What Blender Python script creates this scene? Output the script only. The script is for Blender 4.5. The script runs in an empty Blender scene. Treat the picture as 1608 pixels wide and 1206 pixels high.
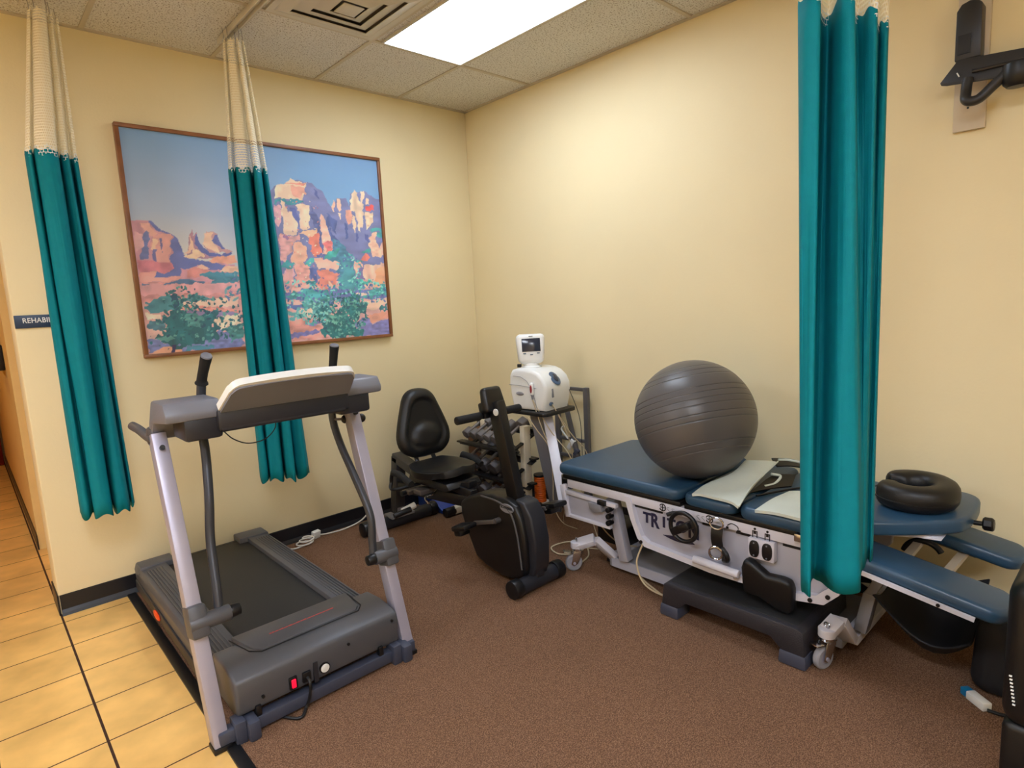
import bpy, bmesh, math, random
import numpy as np
from mathutils import Vector, Matrix, noise
random.seed(7)
SC = bpy.context.scene
COL = SC.collection
# ------------------------------------------------------------------ camera
def setup_camera():
    yaw, pitch, roll, f = 0.7405487, -0.139993, -0.0494709, 943.894
    C = Vector((-3.08415, -3.75592, 1.49801))
    cy, sy = math.cos(yaw), math.sin(yaw)
    fw = Vector((sy*math.cos(pitch), cy*math.cos(pitch), math.sin(pitch)))
    rt = Vector((cy, -sy, 0)); up = rt.cross(fw)
    r2 = rt*math.cos(roll) + up*math.sin(roll)
    u2 = -rt*math.sin(roll) + up*math.cos(roll)
    cam = bpy.data.cameras.new('camera'); cam.sensor_width = 36; cam.lens = f/1608*36
    cam.clip_start = 0.05; cam.clip_end = 60
    o = bpy.data.objects.new('camera', cam); COL.objects.link(o)
    m = Matrix((r2, u2, -fw)).transposed().to_4x4(); m.translation = C
    o.matrix_world = m
    SC.camera = o
setup_camera()
# ------------------------------------------------------------------ world, exposure
w = bpy.data.worlds.new('world'); SC.world = w; w.use_nodes = True
w.node_tree.nodes['Background'].inputs[0].default_value = (0.9, 0.95, 1, 1)
w.node_tree.nodes['Background'].inputs[1].default_value = 0.02
vs = SC.view_settings
vs.view_transform = 'Standard'; vs.look = 'None'; vs.gamma = 1; vs.exposure = 0.6
try: vs.use_curve_mapping = False
except Exception: pass
PANEL_W = 9.5      # emission of the troffer in view
PANEL_B = 25.0       # troffers further back in the room
HALL_W = 26.0        # warm hall lamp
H = 2.93
# ------------------------------------------------------------------ materials
def lin(c):
    return tuple((x/255/12.92 if x/255 <= .04045 else ((x/255+.055)/1.055)**2.4) for x in c)
MT = {}
def mat(name, col, rough=.5, metal=0, var=0, vs_=8, bump=0, bs=200, spec=.5, coat=0, emit=None, es=0, fib=None):
    if name in MT: return MT[name]
    m = bpy.data.materials.new(name); m.use_nodes = True; nt = m.node_tree; N = nt.nodes; L = nt.links
    p = N['Principled BSDF']; c = lin(col)+(1,)
    p.inputs['Base Color'].default_value = c
    p.inputs['Roughness'].default_value = rough; p.inputs['Metallic'].default_value = metal
    p.inputs['Specular IOR Level'].default_value = spec
    if coat: p.inputs['Coat Weight'].default_value = coat; p.inputs['Coat Roughness'].default_value = .15
    if emit: p.inputs['Emission Color'].default_value = lin(emit)+(1,); p.inputs['Emission Strength'].default_value = es
    tc = N.new('ShaderNodeTexCoord')
    n = N.new('ShaderNodeTexNoise'); n.inputs['Scale'].default_value = vs_; n.inputs['Detail'].default_value = 5
    L.new(tc.outputs['Object'], n.inputs['Vector'])
    v = var if var else .03
    r = N.new('ShaderNodeValToRGB')
    r.color_ramp.elements[0].position = .3; r.color_ramp.elements[1].position = .7
    r.color_ramp.elements[0].color = tuple(x*(1-v) for x in c[:3])+(1,)
    r.color_ramp.elements[1].color = tuple(min(1, x*(1+v)) for x in c[:3])+(1,)
    L.new(n.outputs['Fac'], r.inputs['Fac']); L.new(r.outputs['Color'], p.inputs['Base Color'])
    if bump:
        n2 = N.new('ShaderNodeTexNoise'); n2.inputs['Scale'].default_value = bs; n2.inputs['Detail'].default_value = 3
        L.new(tc.outputs['Object'], n2.inputs['Vector'])
        b = N.new('ShaderNodeBump'); b.inputs['Strength'].default_value = bump; b.inputs['Distance'].default_value = .004
        L.new(n2.outputs['Fac'], b.inputs['Height']); L.new(b.outputs['Normal'], p.inputs['Normal'])
    MT[name] = m; return m
def nodes_of(m): return m.node_tree.nodes, m.node_tree.links

M_wall = mat('cream_wall_paint', (237, 221, 179), .6, var=.02, vs_=2, bump=.12, bs=90, spec=.25)
M_ceilgrid = mat('ceiling_grid', (196, 186, 168), .5)
M_base = mat('black_vinyl_base', (20, 20, 26), .35, spec=.5)
M_trimdark = mat('black_strip', (18, 18, 20), .45)
def mat_tile():
    m = mat('yellow_floor_tile', (232, 186, 110), .26, var=.2, vs_=4.5, spec=.5)
    N, L = nodes_of(m); p = N['Principled BSDF']
    ramp = [n for n in N if n.type == 'VALTORGB'][0]
    geo = N.new('ShaderNodeNewGeometry'); sep = N.new('ShaderNodeSeparateXYZ'); L.new(geo.outputs['Position'], sep.inputs[0])
    def line(sock, off, width):
        a = N.new('ShaderNodeMath'); a.operation = 'ADD'; a.inputs[1].default_value = off; L.new(sock, a.inputs[0])
        d = N.new('ShaderNodeMath'); d.operation = 'DIVIDE'; d.inputs[1].default_value = .2962; L.new(a.outputs[0], d.inputs[0])
        f = N.new('ShaderNodeMath'); f.operation = 'PINGPONG'; f.inputs[1].default_value = .5; L.new(d.outputs[0], f.inputs[0])
        l = N.new('ShaderNodeMath'); l.operation = 'LESS_THAN'; l.inputs[1].default_value = width/.2962/2; L.new(f.outputs[0], l.inputs[0])
        return l.outputs[0]
    lx = line(sep.outputs[0], 2.8713, .009); ly = line(sep.outputs[1], .1001, .006)
    mx = N.new('ShaderNodeMath'); mx.operation = 'MAXIMUM'; L.new(lx, mx.inputs[0]); L.new(ly, mx.inputs[1])
    mix = N.new('ShaderNodeMixRGB'); L.new(mx.outputs[0], mix.inputs[0]); L.new(ramp.outputs[0], mix.inputs[1])
    mix.inputs[2].default_value = lin((58, 30, 18))+(1,)
    L.new(mix.outputs[0], p.inputs['Base Color'])
    r = N.new('ShaderNodeMath'); r.operation = 'MULTIPLY_ADD'; r.inputs[1].default_value = .5; r.inputs[2].default_value = .3
    L.new(mx.outputs[0], r.inputs[0]); L.new(r.outputs[0], p.inputs['Roughness'])
    b = N.new('ShaderNodeBump'); b.inputs['Strength'].default_value = .5; b.inputs['Distance'].default_value = .003; b.invert = True
    L.new(mx.outputs[0], b.inputs['Height']); L.new(b.outputs['Normal'], p.inputs['Normal'])
    return m
M_tile = mat_tile()
def mat_carpet():
    m = mat('brown_carpet', (122, 88, 72), .95, spec=.1)
    N, L = nodes_of(m); p = N['Principled BSDF']
    geo = N.new('ShaderNodeNewGeometry')
    n = N.new('ShaderNodeTexNoise'); n.inputs['Scale'].default_value = 260; n.inputs['Detail'].default_value = 2
    n2 = N.new('ShaderNodeTexNoise'); n2.inputs['Scale'].default_value = 2.2; n2.inputs['Detail'].default_value = 4
    for q in (n, n2): L.new(geo.outputs['Position'], q.inputs['Vector'])
    r = N.new('ShaderNodeValToRGB'); e = r.color_ramp.elements
    e[0].position = .33; e[0].color = lin((92, 66, 50))+(1,); e[1].position = .68; e[1].color = lin((156, 122, 96))+(1,)
    e2 = r.color_ramp.elements.new(.5); e2.color = lin((122, 91, 70))+(1,)
    L.new(n.outputs['Fac'], r.inputs['Fac'])
    r2 = N.new('ShaderNodeValToRGB'); r2.color_ramp.elements[0].color = (.86, .86, .86, 1); r2.color_ramp.elements[1].color = (1.08, 1.05, 1.02, 1)
    L.new(n2.outputs['Fac'], r2.inputs['Fac'])
    mu = N.new('ShaderNodeMixRGB'); mu.blend_type = 'MULTIPLY'; mu.inputs[0].default_value = 1
    L.new(r.outputs[0], mu.inputs[1]); L.new(r2.outputs[0], mu.inputs[2]); L.new(mu.outputs[0], p.inputs['Base Color'])
    b = N.new('ShaderNodeBump'); b.inputs['Strength'].default_value = .7; b.inputs['Distance'].default_value = .006
    L.new(n.outputs['Fac'], b.inputs['Height']); L.new(b.outputs['Normal'], p.inputs['Normal'])
    return m
M_carpet = mat_carpet()
def mat_ceiltile():
    m = mat('speckled_ceiling_tile', (218, 216, 214), .9, spec=.1)
    N, L = nodes_of(m); p = N['Principled BSDF']
    geo = N.new('ShaderNodeNewGeometry')
    n = N.new('ShaderNodeTexNoise'); n.inputs['Scale'].default_value = 130; n.inputs['Detail'].default_value = 3
    L.new(geo.outputs['Position'], n.inputs['Vector'])
    r = N.new('ShaderNodeValToRGB'); e = r.color_ramp.elements
    e[0].position = .32; e[0].color = lin((120, 105, 86))+(1,); e[1].position = .46; e[1].color = lin((222, 220, 216))+(1,)
    L.new(n.outputs['Fac'], r.inputs['Fac']); L.new(r.outputs[0], p.inputs['Base Color'])
    return m
M_ceil = mat_ceiltile()
M_panel = mat('troffer_diffuser', (240, 245, 255), .4, emit=(222, 236, 255), es=PANEL_W)
M_panelb = mat('back_troffer_diffuser', (240, 245, 255), .4, emit=(232, 240, 255), es=PANEL_B)
M_hall = mat('hall_lamp', (255, 230, 180), .4, emit=(255, 202, 100), es=HALL_W)
M_vent = mat('vent_metal', (205, 200, 190), .5)
M_ventdark = mat('vent_gap', (112, 104, 98), .7)
M_wood = mat('orange_wood_frame', (139, 88, 52), .4, var=.2, vs_=12)
M_teal = mat('teal_curtain_cloth', (0, 126, 140), .7, var=.05, vs_=30, bump=.3, bs=500, spec=.2)
def mat_net(name, col, sx, sy, hole, hexa=False):
    m = mat(name, col, .7, spec=.2)
    N, L = nodes_of(m); p = N['Principled BSDF']
    uv = N.new('ShaderNodeUVMap'); uv.uv_map = 'UVMap'
    sep = N.new('ShaderNodeSeparateXYZ'); L.new(uv.outputs[0], sep.inputs[0])
    def M(op, a, b=None):
        q = N.new('ShaderNodeMath'); q.operation = op
        for i, z in enumerate((a, b)):
            if z is None: continue
            if isinstance(z, (int, float)): q.inputs[i].default_value = z
            else: L.new(z, q.inputs[i])
        return q.outputs[0]
    ys = M('MULTIPLY', sep.outputs[1], 1/sy)
    row = M('FLOOR', ys)
    off = M('MULTIPLY', M('MODULO', row, 2), .5)
    xs = M('ADD', M('MULTIPLY', sep.outputs[0], 1/sx), off)
    dx = M('PINGPONG', xs, .5); dy = M('PINGPONG', ys, .5)
    a = M('GREATER_THAN', dx, hole); b = M('GREATER_THAN', dy, hole)
    h = M('MULTIPLY', a, b)
    tr = N.new('ShaderNodeBsdfTransparent'); mx = N.new('ShaderNodeMixShader')
    L.new(h, mx.inputs[0]); L.new(p.outputs[0], mx.inputs[1]); L.new(tr.outputs[0], mx.inputs[2])
    L.new(mx.outputs[0], N['Material Output'].inputs['Surface'])
    return m
M_net = mat_net('cream_curtain_net', (250, 240, 212), .009, .012, .2)
M_comb = mat_net('white_honeycomb_trim', (236, 240, 240), .018, .014, .09)
M_navy = mat('navy_sign', (22, 52, 84), .4)
M_white = mat('white_plastic', (232, 232, 228), .35)
M_white2 = mat('white_letter', (236, 238, 238), .5)
M_tmgrey = mat('treadmill_grey_plastic', (80, 80, 84), .42, bump=.12, bs=300)
M_tmgrey2 = mat('treadmill_lighter_grey', (116, 117, 126), .4)
M_tmdark = mat('treadmill_dark_plastic', (36, 37, 44), .45)
M_belt = mat('treadmill_belt_rubber', (34, 34, 35), .55, bump=.3, bs=400)
M_silver = mat('silver_painted_steel', (172, 168, 184), .35, metal=.25)
M_tube = mat('charcoal_tube', (62, 64, 70), .4, metal=.3)
M_black = mat('black_plastic', (13, 13, 16), .4)
M_foam = mat('black_foam_grip', (18, 18, 19), .85, bump=.3, bs=300)
M_blkvinyl = mat('black_vinyl_pad', (11, 11, 13), .45, bump=.1, bs=250)
M_red = mat('red_switch', (205, 20, 50), .3, emit=(255, 20, 60), es=.6)
M_redtext = mat('red_lettering', (190, 70, 66), .5)
M_orange = mat('orange_plastic', (235, 70, 18), .35)
M_chrome = mat('chrome_metal', (200, 200, 204), .18, metal=1)
M_blue = mat('blue_vinyl_cushion', (42, 74, 100), .36, var=.08, vs_=10, bump=.08, bs=300, spec=.55)
M_tblwhite = mat('white_enamel_frame', (214, 212, 222), .35)
M_tblgrey = mat('light_grey_panel', (176, 176, 188), .38)
M_steelgrey = mat('mid_grey_steel', (132, 132, 138), .4)
M_beige = mat('beige_bracket', (185, 170, 148), .45)
M_navytext = mat('navy_lettering', (34, 32, 62), .5)
M_darkgap = mat('dark_slot', (14, 14, 18), .6)
M_ball = mat('charcoal_gym_ball_vinyl', (90, 87, 86), .36, var=.04, vs_=5, bump=.05, bs=60, spec=.45)
M_pad = mat('pale_grey_green_vinyl', (214, 222, 212), .5, var=.04, vs_=12, bump=.15, bs=60)
M_step = mat('charcoal_step_top', (40, 38, 44), .5, bump=.6, bs=260)
M_stepfoot = mat('blue_grey_rubber_foot', (62, 66, 82), .5)
M_caster = mat('grey_caster_rubber', (150, 150, 158), .4)
M_rackcream = mat('cream_rack_post', (214, 202, 178), .45)
M_dumb = mat('grey_cast_iron', (98, 92, 90), .55, bump=.2, bs=150)
M_dumbdark = mat('dark_cast_iron', (70, 64, 64), .55, bump=.2, bs=150)
M_steel = mat('grey_steel_bar', (118, 112, 110), .42, metal=.7)
M_frame = mat('grey_steel_frame', (98, 96, 98), .4, metal=.3)
M_screen = mat('dark_lcd_screen', (46, 50, 64), .15)
M_bluegrey = mat('blue_grey_recess', (70, 92, 120), .3)
M_cable = mat('cream_cable', (206, 188, 154), .5)
M_cablew = mat('white_cable', (222, 216, 206), .5)
M_blackcable = mat('black_cable', (16, 16, 18), .5)
M_orcord = mat('orange_cord', (240, 108, 20), .45)
M_blueplastic = mat('bright_blue_plastic', (20, 60, 150), .35)
M_cyan = mat('blue_plug', (10, 110, 160), .4)
M_reddoor = mat('dark_red_door', (110, 26, 14), .35)
M_hallwall = mat('hall_wall_paint', (230, 196, 128), .6, bump=.2, bs=90)
M_plate = mat('painted_wall_board', (206, 190, 164), .5)
M_bracket = mat('charcoal_bracket', (56, 56, 58), .4, metal=.4)
M_yel = mat('yellow_green_label', (170, 170, 80), .5)

# ------------------------------------------------------------------ mesh helpers
V = Vector
class MB:
    def __init__(s): s.bm = bmesh.new(); s.uv = False
    def _merge(s, b):
        me = bpy.data.meshes.new('t'); b.to_mesh(me); b.free(); s.bm.from_mesh(me); bpy.data.meshes.remove(me); return s
    def _bev(s, b, bev, seg=2, ang=25):
        if bev > 0:
            es = [e for e in b.edges if len(e.link_faces) == 2 and e.calc_face_angle(0) > math.radians(ang)]
            bmesh.ops.bevel(b, geom=es, offset=bev, segments=seg, profile=.5, affect='EDGES', clamp_overlap=True)
    def box(s, c, size, rot=(0, 0, 0), bev=0, seg=2, taper=None):
        b = bmesh.new(); bmesh.ops.create_cube(b, size=1)
        bmesh.ops.scale(b, vec=size, verts=b.verts)
        if taper:
            for v in b.verts:
                if v.co.z > 0: v.co.x *= taper[0]; v.co.y *= taper[1]
        s._bev(b, bev, seg)
        from mathutils import Euler
        m = Matrix.Translation(c) @ Euler(rot).to_matrix().to_4x4()
        bmesh.ops.transform(b, matrix=m, verts=b.verts)
        return s._merge(b)
    def bx(s, x0, x1, y0, y1, z0, z1, bev=0, seg=2):
        return s.box(((x0+x1)/2, (y0+y1)/2, (z0+z1)/2), (abs(x1-x0), abs(y1-y0), abs(z1-z0)), bev=bev, seg=seg)
    def beam(s, p0, p1, w, h, up=(1, 0, 0), bev=0):
        """bar from p0 to p1; w measured along 'up' reference, h across"""
        p0, p1 = V(p0), V(p1); d = p1-p0; L = d.length; z = d.normalized()
        x = V(up); x = (x - z*x.dot(z)).normalized(); y = z.cross(x)
        b = bmesh.new(); bmesh.ops.create_cube(b, size=1); bmesh.ops.scale(b, vec=(w, h, L), verts=b.verts)
        s._bev(b, bev)
        m = Matrix((x, y, z)).transposed().to_4x4(); m.translation = (p0+p1)/2
        bmesh.ops.transform(b, matrix=m, verts=b.verts)
        return s._merge(b)
    def prism(s, pts, axis, a, b_, bev=0, seg=2, ang=25):
        """polygon pts in the two remaining axes, extruded along axis from a to b_"""
        b = bmesh.new()
        def mk(p, t):
            if axis == 'x': return (t, p[0], p[1])
            if axis == 'y': return (p[0], t, p[1])
            return (p[0], p[1], t)
        A = [b.verts.new(mk(p, a)) for p in pts]; Bv = [b.verts.new(mk(p, b_)) for p in pts]
        n = len(pts)
        b.faces.new(A); b.faces.new(Bv[::-1])
        for i in range(n): b.faces.new((A[i], Bv[i], Bv[(i+1) % n], A[(i+1) % n]))
        bmesh.ops.recalc_face_normals(b, faces=b.faces)
        s._bev(b, bev, seg, ang)
        return s._merge(b)
    def tube(s, pts, r, seg=10, closed=False, cap=True, rs=None):
        P = [V(p) for p in pts]; n = len(P)
        rings = []
        prev = None
        for i in range(n):
            if closed: t = (P[(i+1) % n]-P[i-1]).normalized()
            else: t = (P[min(i+1, n-1)]-P[max(i-1, 0)]).normalized()
            if prev is None:
                a = V((0, 0, 1)) if abs(t.z) < .9 else V((1, 0, 0))
                x = (a - t*a.dot(t)).normalized()
            else: x = (prev - t*prev.dot(t)).normalized()
            prev = x; y = t.cross(x)
            rr = rs[i] if rs else r
            rings.append([s.bm.verts.new(P[i] + (x*math.cos(k*2*math.pi/seg)+y*math.sin(k*2*math.pi/seg))*rr) for k in range(seg)])
        m = n if closed else n-1
        for i in range(m):
            A, Bq = rings[i], rings[(i+1) % n]
            for k in range(seg): s.bm.faces.new((A[k], A[(k+1) % seg], Bq[(k+1) % seg], Bq[k]))
        if cap and not closed: s.bm.faces.new(rings[0][::-1]); s.bm.faces.new(rings[-1])
        return s
    def cyl(s, p0, p1, r, r1=None, seg=24, bev=0):
        r1 = r if r1 is None else r1
        p0, p1 = V(p0), V(p1); d = (p1-p0); L = d.length; z = d.normalized()
        b = bmesh.new(); bmesh.ops.create_cone(b, cap_ends=True, segments=seg, radius1=r, radius2=r1, depth=L)
        s._bev(b, bev, 2, 40)
        m = z.to_track_quat('Z', 'Y').to_matrix().to_4x4(); m.translation = (p0+p1)/2
        bmesh.ops.transform(b, matrix=m, verts=b.verts)
        return s._merge(b)
    def lathe(s, prof, org, axis=(0, 0, 1), seg=32):
        z = V(axis).normalized(); q = z.to_track_quat('Z', 'Y'); o = V(org)
        rings = []
        for r, h in prof:
            rings.append([s.bm.verts.new(o + q @ V((r*math.cos(k*2*math.pi/seg), r*math.sin(k*2*math.pi/seg), h))) for k in range(seg)] if r > 1e-5
                         else [s.bm.verts.new(o + q @ V((0, 0, h)))])
        for A, Bq in zip(rings, rings[1:]):
            for k in range(seg):
                k2 = (k+1) % seg
                if len(A) == 1 and len(Bq) == 1: continue
                if len(A) == 1: s.bm.faces.new((A[0], Bq[k2], Bq[k]))
                elif len(Bq) == 1: s.bm.faces.new((A[k], A[k2], Bq[0]))
                else: s.bm.faces.new((A[k], A[k2], Bq[k2], Bq[k]))
        return s
    def torus(s, c, R, r, axis=(0, 0, 1), a0=0, a1=2*math.pi, n=36, seg=10, sc=(1, 1), cap=True):
        q = V(axis).normalized().to_track_quat('Z', 'Y'); full = abs(a1-a0-2*math.pi) < 1e-4
        N_ = n if full else n+1
        pts = [V(c) + q @ V((sc[0]*R*math.cos(a0+(a1-a0)*i/n), sc[1]*R*math.sin(a0+(a1-a0)*i/n), 0)) for i in range(N_)]
        return s.tube(pts, r, seg, closed=full, cap=cap)
    def ell(s, c, size, rot=(0, 0, 0), u=24, v=16, pw=1):
        b = bmesh.new(); bmesh.ops.create_uvsphere(b, u_segments=u, v_segments=v, radius=1)
        for q in b.verts:
            if pw != 1:
                for i in range(3): q.co[i] = math.copysign(abs(q.co[i])**pw, q.co[i])
            q.co = V((q.co.x*size[0], q.co.y*size[1], q.co.z*size[2]))
        from mathutils import Euler
        m = Matrix.Translation(c) @ Euler(rot).to_matrix().to_4x4()
        bmesh.ops.transform(b, matrix=m, verts=b.verts)
        return s._merge(b)
    def sheet(s, rows, th=0):
        """grid of points; thickened by th along -normal"""
        b = bmesh.new()
        g = [[b.verts.new(V(p)) for p in r] for r in rows]
        for i in range(len(g)-1):
            for j in range(len(g[0])-1): b.faces.new((g[i][j], g[i][j+1], g[i+1][j+1], g[i+1][j]))
        bmesh.ops.recalc_face_normals(b, faces=b.faces)
        if th: bmesh.ops.solidify(b, geom=b.faces[:], thickness=th)
        return s._merge(b)
    def build(s, name, m, parent=None, label=None, smooth=True, ang=35, origin=None):
        me = bpy.data.meshes.new(name)
        if parent is not None:
            off = ROOTLOC[parent.name]
        else:
            if origin is None:
                xs = [v.co for v in s.bm.verts]
                lo = V((min(v.x for v in xs), min(v.y for v in xs), min(v.z for v in xs)))
                hi = V((max(v.x for v in xs), max(v.y for v in xs), max(v.z for v in xs)))
                origin = V(((lo.x+hi.x)/2, (lo.y+hi.y)/2, lo.z))
            off = V(origin)
        bmesh.ops.translate(s.bm, vec=-off, verts=s.bm.verts)
        bmesh.ops.recalc_face_normals(s.bm, faces=s.bm.faces)
        s.bm.to_mesh(me); s.bm.free()
        me.materials.append(m)
        if smooth:
            for p in me.polygons: p.use_smooth = True
            try: me.set_sharp_from_angle(angle=math.radians(ang))
            except Exception: pass
        o = bpy.data.objects.new(name, me); COL.objects.link(o)
        if parent is not None:
            o.parent = parent; ROOTLOC[o.name] = off
        else:
            o.location = off; ROOTLOC[o.name] = V(off)
        if label: o['label'] = label
        return o
ROOTLOC = {}
def tag(o, label, cat, group=None, kind=None):
    o['label'] = label; o['category'] = cat
    if group: o['group'] = group
    if kind: o['kind'] = kind
    return o
def thing(name, label, cat, loc, group=None):
    o = bpy.data.objects.new(name, None); COL.objects.link(o); o.location = loc; o.empty_display_size = .1
    ROOTLOC[o.name] = V(loc)
    return tag(o, label, cat, group)
def struct(o): o['kind'] = 'structure'; return o
def cat_rom(pts, n=8, closed=False):
    P = [V(p) for p in pts]; out = []; m = len(P)
    rng = range(m) if closed else range(m-1)
    for i in rng:
        p0 = P[(i-1) % m] if closed or i > 0 else P[0]*2-P[1]
        p1, p2 = P[i], P[(i+1) % m]
        p3 = P[(i+2) % m] if closed or i < m-2 else P[-1]*2-P[-2]
        for k in range(n):
            t = k/n
            out.append(.5*((2*p1)+(-p0+p2)*t+(2*p0-5*p1+4*p2-p3)*t*t+(-p0+3*p1-3*p2+p3)*t**3))
    if not closed: out.append(P[-1])
    return out
def text_mesh(body, size, mtx, name, m, parent, extrude=.001, sx=1, label=None, bold=0, spacing=1, font=None):
    cu = bpy.data.curves.new('txt', 'FONT'); cu.body = body; cu.size = size; cu.extrude = extrude; cu.offset = bold; cu.space_character = spacing
    cu.align_x = 'LEFT'; cu.align_y = 'BOTTOM'
    ob = bpy.data.objects.new('txt', cu); COL.objects.link(ob)
    dg = bpy.context.evaluated_depsgraph_get(); dg.update()
    me = bpy.data.meshes.new_from_object(ob.evaluated_get(dg))
    COL.objects.unlink(ob); bpy.data.objects.remove(ob)
    mb = MB(); mb.bm.from_mesh(me); bpy.data.meshes.remove(me)
    bmesh.ops.scale(mb.bm, vec=(sx, 1, 1), verts=mb.bm.verts)
    bmesh.ops.transform(mb.bm, matrix=mtx, verts=mb.bm.verts)
    return mb.build(name, m, parent, label, smooth=False)
def basis(o, x, y):
    x = V(x).normalized(); y = V(y).normalized(); z = x.cross(y)
    m = Matrix((x, y, z)).transposed().to_4x4(); m.translation = V(o); return m
def dup(root, delta, label=None, group=None):
    r = root.copy(); COL.objects.link(r); r.location = root.location + V(delta)
    if label: r['label'] = label
    if group: r['group'] = group
    for ch in list(root.children):
        c = ch.copy(); COL.objects.link(c); c.parent = r
        for g in list(ch.children):
            d = g.copy(); COL.objects.link(d); d.parent = c
    return r
# ------------------------------------------------------------------ room shell
XE = -2.871
struct(MB().bx(-7, -2.575, -7, 5.5, -.1, 0).build('floor', M_tile, smooth=False))
struct(MB().bx(-2.54, 0, -7, 0, -.1, .003).build('floor', M_carpet, smooth=False))
struct(MB().bx(-2.583, -2.54, -7, -.002, -.02, .008, bev=.003).build('trim_1', M_trimdark))
struct(MB().bx(-7, .15, -7, 5.5, H, H+.05).build('ceiling', M_ceil, smooth=False))
struct(MB().bx(0, .15, -7, .12, 0, H).build('wall_right', M_wall, smooth=False))
struct(MB().bx(XE, 0, 0, .25, 0, H, bev=.008).build('wall_left', M_wall))
struct(MB().bx(-2.857, -2.6, 1.24, 4.6, 0, H).build('wall_hall', M_hallwall, smooth=False))
struct(MB().bx(-4.6, -4.5, .12, 5.5, 0, H).build('wall_hall_far_side', M_hallwall, smooth=False))
struct(MB().bx(-7, -4.6, .0, .12, 0, H).build('wall_front', M_wall, smooth=False))
struct(MB().bx(-7, .15, -7.15, -7, 0, H).build('wall_back', M_wall, smooth=False))
struct(MB().bx(-7.15, -7, -7, 5.5, 0, H).build('wall_far_left', M_wall, smooth=False))
struct(MB().bx(-4.5, -2.6, 5.4, 5.5, 0, H).build('wall_hall_end', M_hallwall, smooth=False))
struct(MB().bx(-2.62, -2.5, .25, 1.24, 0, H).build('wall_hall_recess', M_hallwall, smooth=False))
struct(MB().bx(-4.2, -2.875, 4.62, 4.68, 0, 2.1, bev=.004).build('door_1', M_reddoor))
# baseboards
struct(MB().prism([(-.0, 0), (-.022, 0), (-.016, .014), (-.007, .03), (-.006, .104), (0, .107)], 'x', XE+.004, -.006).build('baseboard_left', M_base, smooth=False))
struct(MB().prism([(.0, 0), (-.022, 0), (-.016, .014), (-.007, .03), (-.006, .104), (0, .107)], 'y', -7, -.006).build('baseboard_right', M_base, smooth=False))
struct(MB().bx(XE-.007, XE, .0, .25, 0, .107).build('baseboard_wall_end', M_base, smooth=False))
struct(MB().bx(-2.864, -2.857, 1.235, 4.6, 0, .1).build('baseboard_hall', M_base, smooth=False))
# ceiling grid: tee bars
A0, B0, T = -.604, .721, .6096
g = MB()
for k in range(0, 10):
    x = A0 - T*k - (0 if k != 1 else .0)
    g.bx(x-.011, x+.011, -7, -.001, H-.006, H+.01)
for j in range(0, 10):
    y = -B0 - T*j*1.0
    if j % 2 == 0: g.bx(-7, -.001, y-.011, y+.011, H-.0065, H+.01)
g.bx(-7, -.0, -.022, -.0, H-.008, H+.01); g.bx(-.022, 0, -7, 0, H-.008, H+.01)
g.bx(-1.8, -1.2, -B0-T-.011, -B0-T+.011, H-.0065, H+.01)
struct(g.build('ceiling_grid', M_ceilgrid, smooth=False))
# ------------------------------------------------------------------ ceiling light + vent
def troffer(x0, x1, y0, y1, label, m, name='ceiling_light'):
    t = thing(name, label, 'ceiling light', ((x0+x1)/2, (y0+y1)/2, H-.012))
    f = MB()
    w_ = .012
    f.bx(x0, x1, y0, y0+w_, H-.012, H); f.bx(x0, x1, y1-w_, y1, H-.012, H)
    f.bx(x0, x0+w_, y0+w_, y1-w_, H-.012, H); f.bx(x1-w_, x1, y0+w_, y1-w_, H-.012, H)
    f.build('frame', M_vent, t, smooth=False)
    MB().bx(x0+w_, x1-w_, y0+w_, y1-w_, H-.008, H-.001).build('diffuser', m, t, smooth=False)
    return t
troffer(-1.165, -.615, -1.935, -.733, 'long bright fluorescent ceiling panel in the tiles nearest the corner', M_panel)
troffer(-3.64, -3.05, -4.37, -3.17, 'fluorescent ceiling panel over the middle of the room behind the viewer', M_panelb)
troffer(-5.46, -4.87, -1.93, -.73, 'fluorescent ceiling panel over the far left of the room', M_panelb)
troffer(-3.64, -3.05, -6.81, -5.61, 'fluorescent ceiling panel at the back of the room', M_panelb)
t = thing('hall_ceiling_light', 'warm round ceiling lamp in the hallway', 'ceiling light', (-3.55, 2.4, H-.08))
MB().lathe([(0, 0), (.14, .01), (.17, .04), (.17, .06)], (-3.55, 2.4, H-.08)).build('glass_bowl', M_hall, t)
MB().cyl((-3.55, 2.4, H-.025), (-3.55, 2.4, H), .18).build('rim', M_vent, t)

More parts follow.
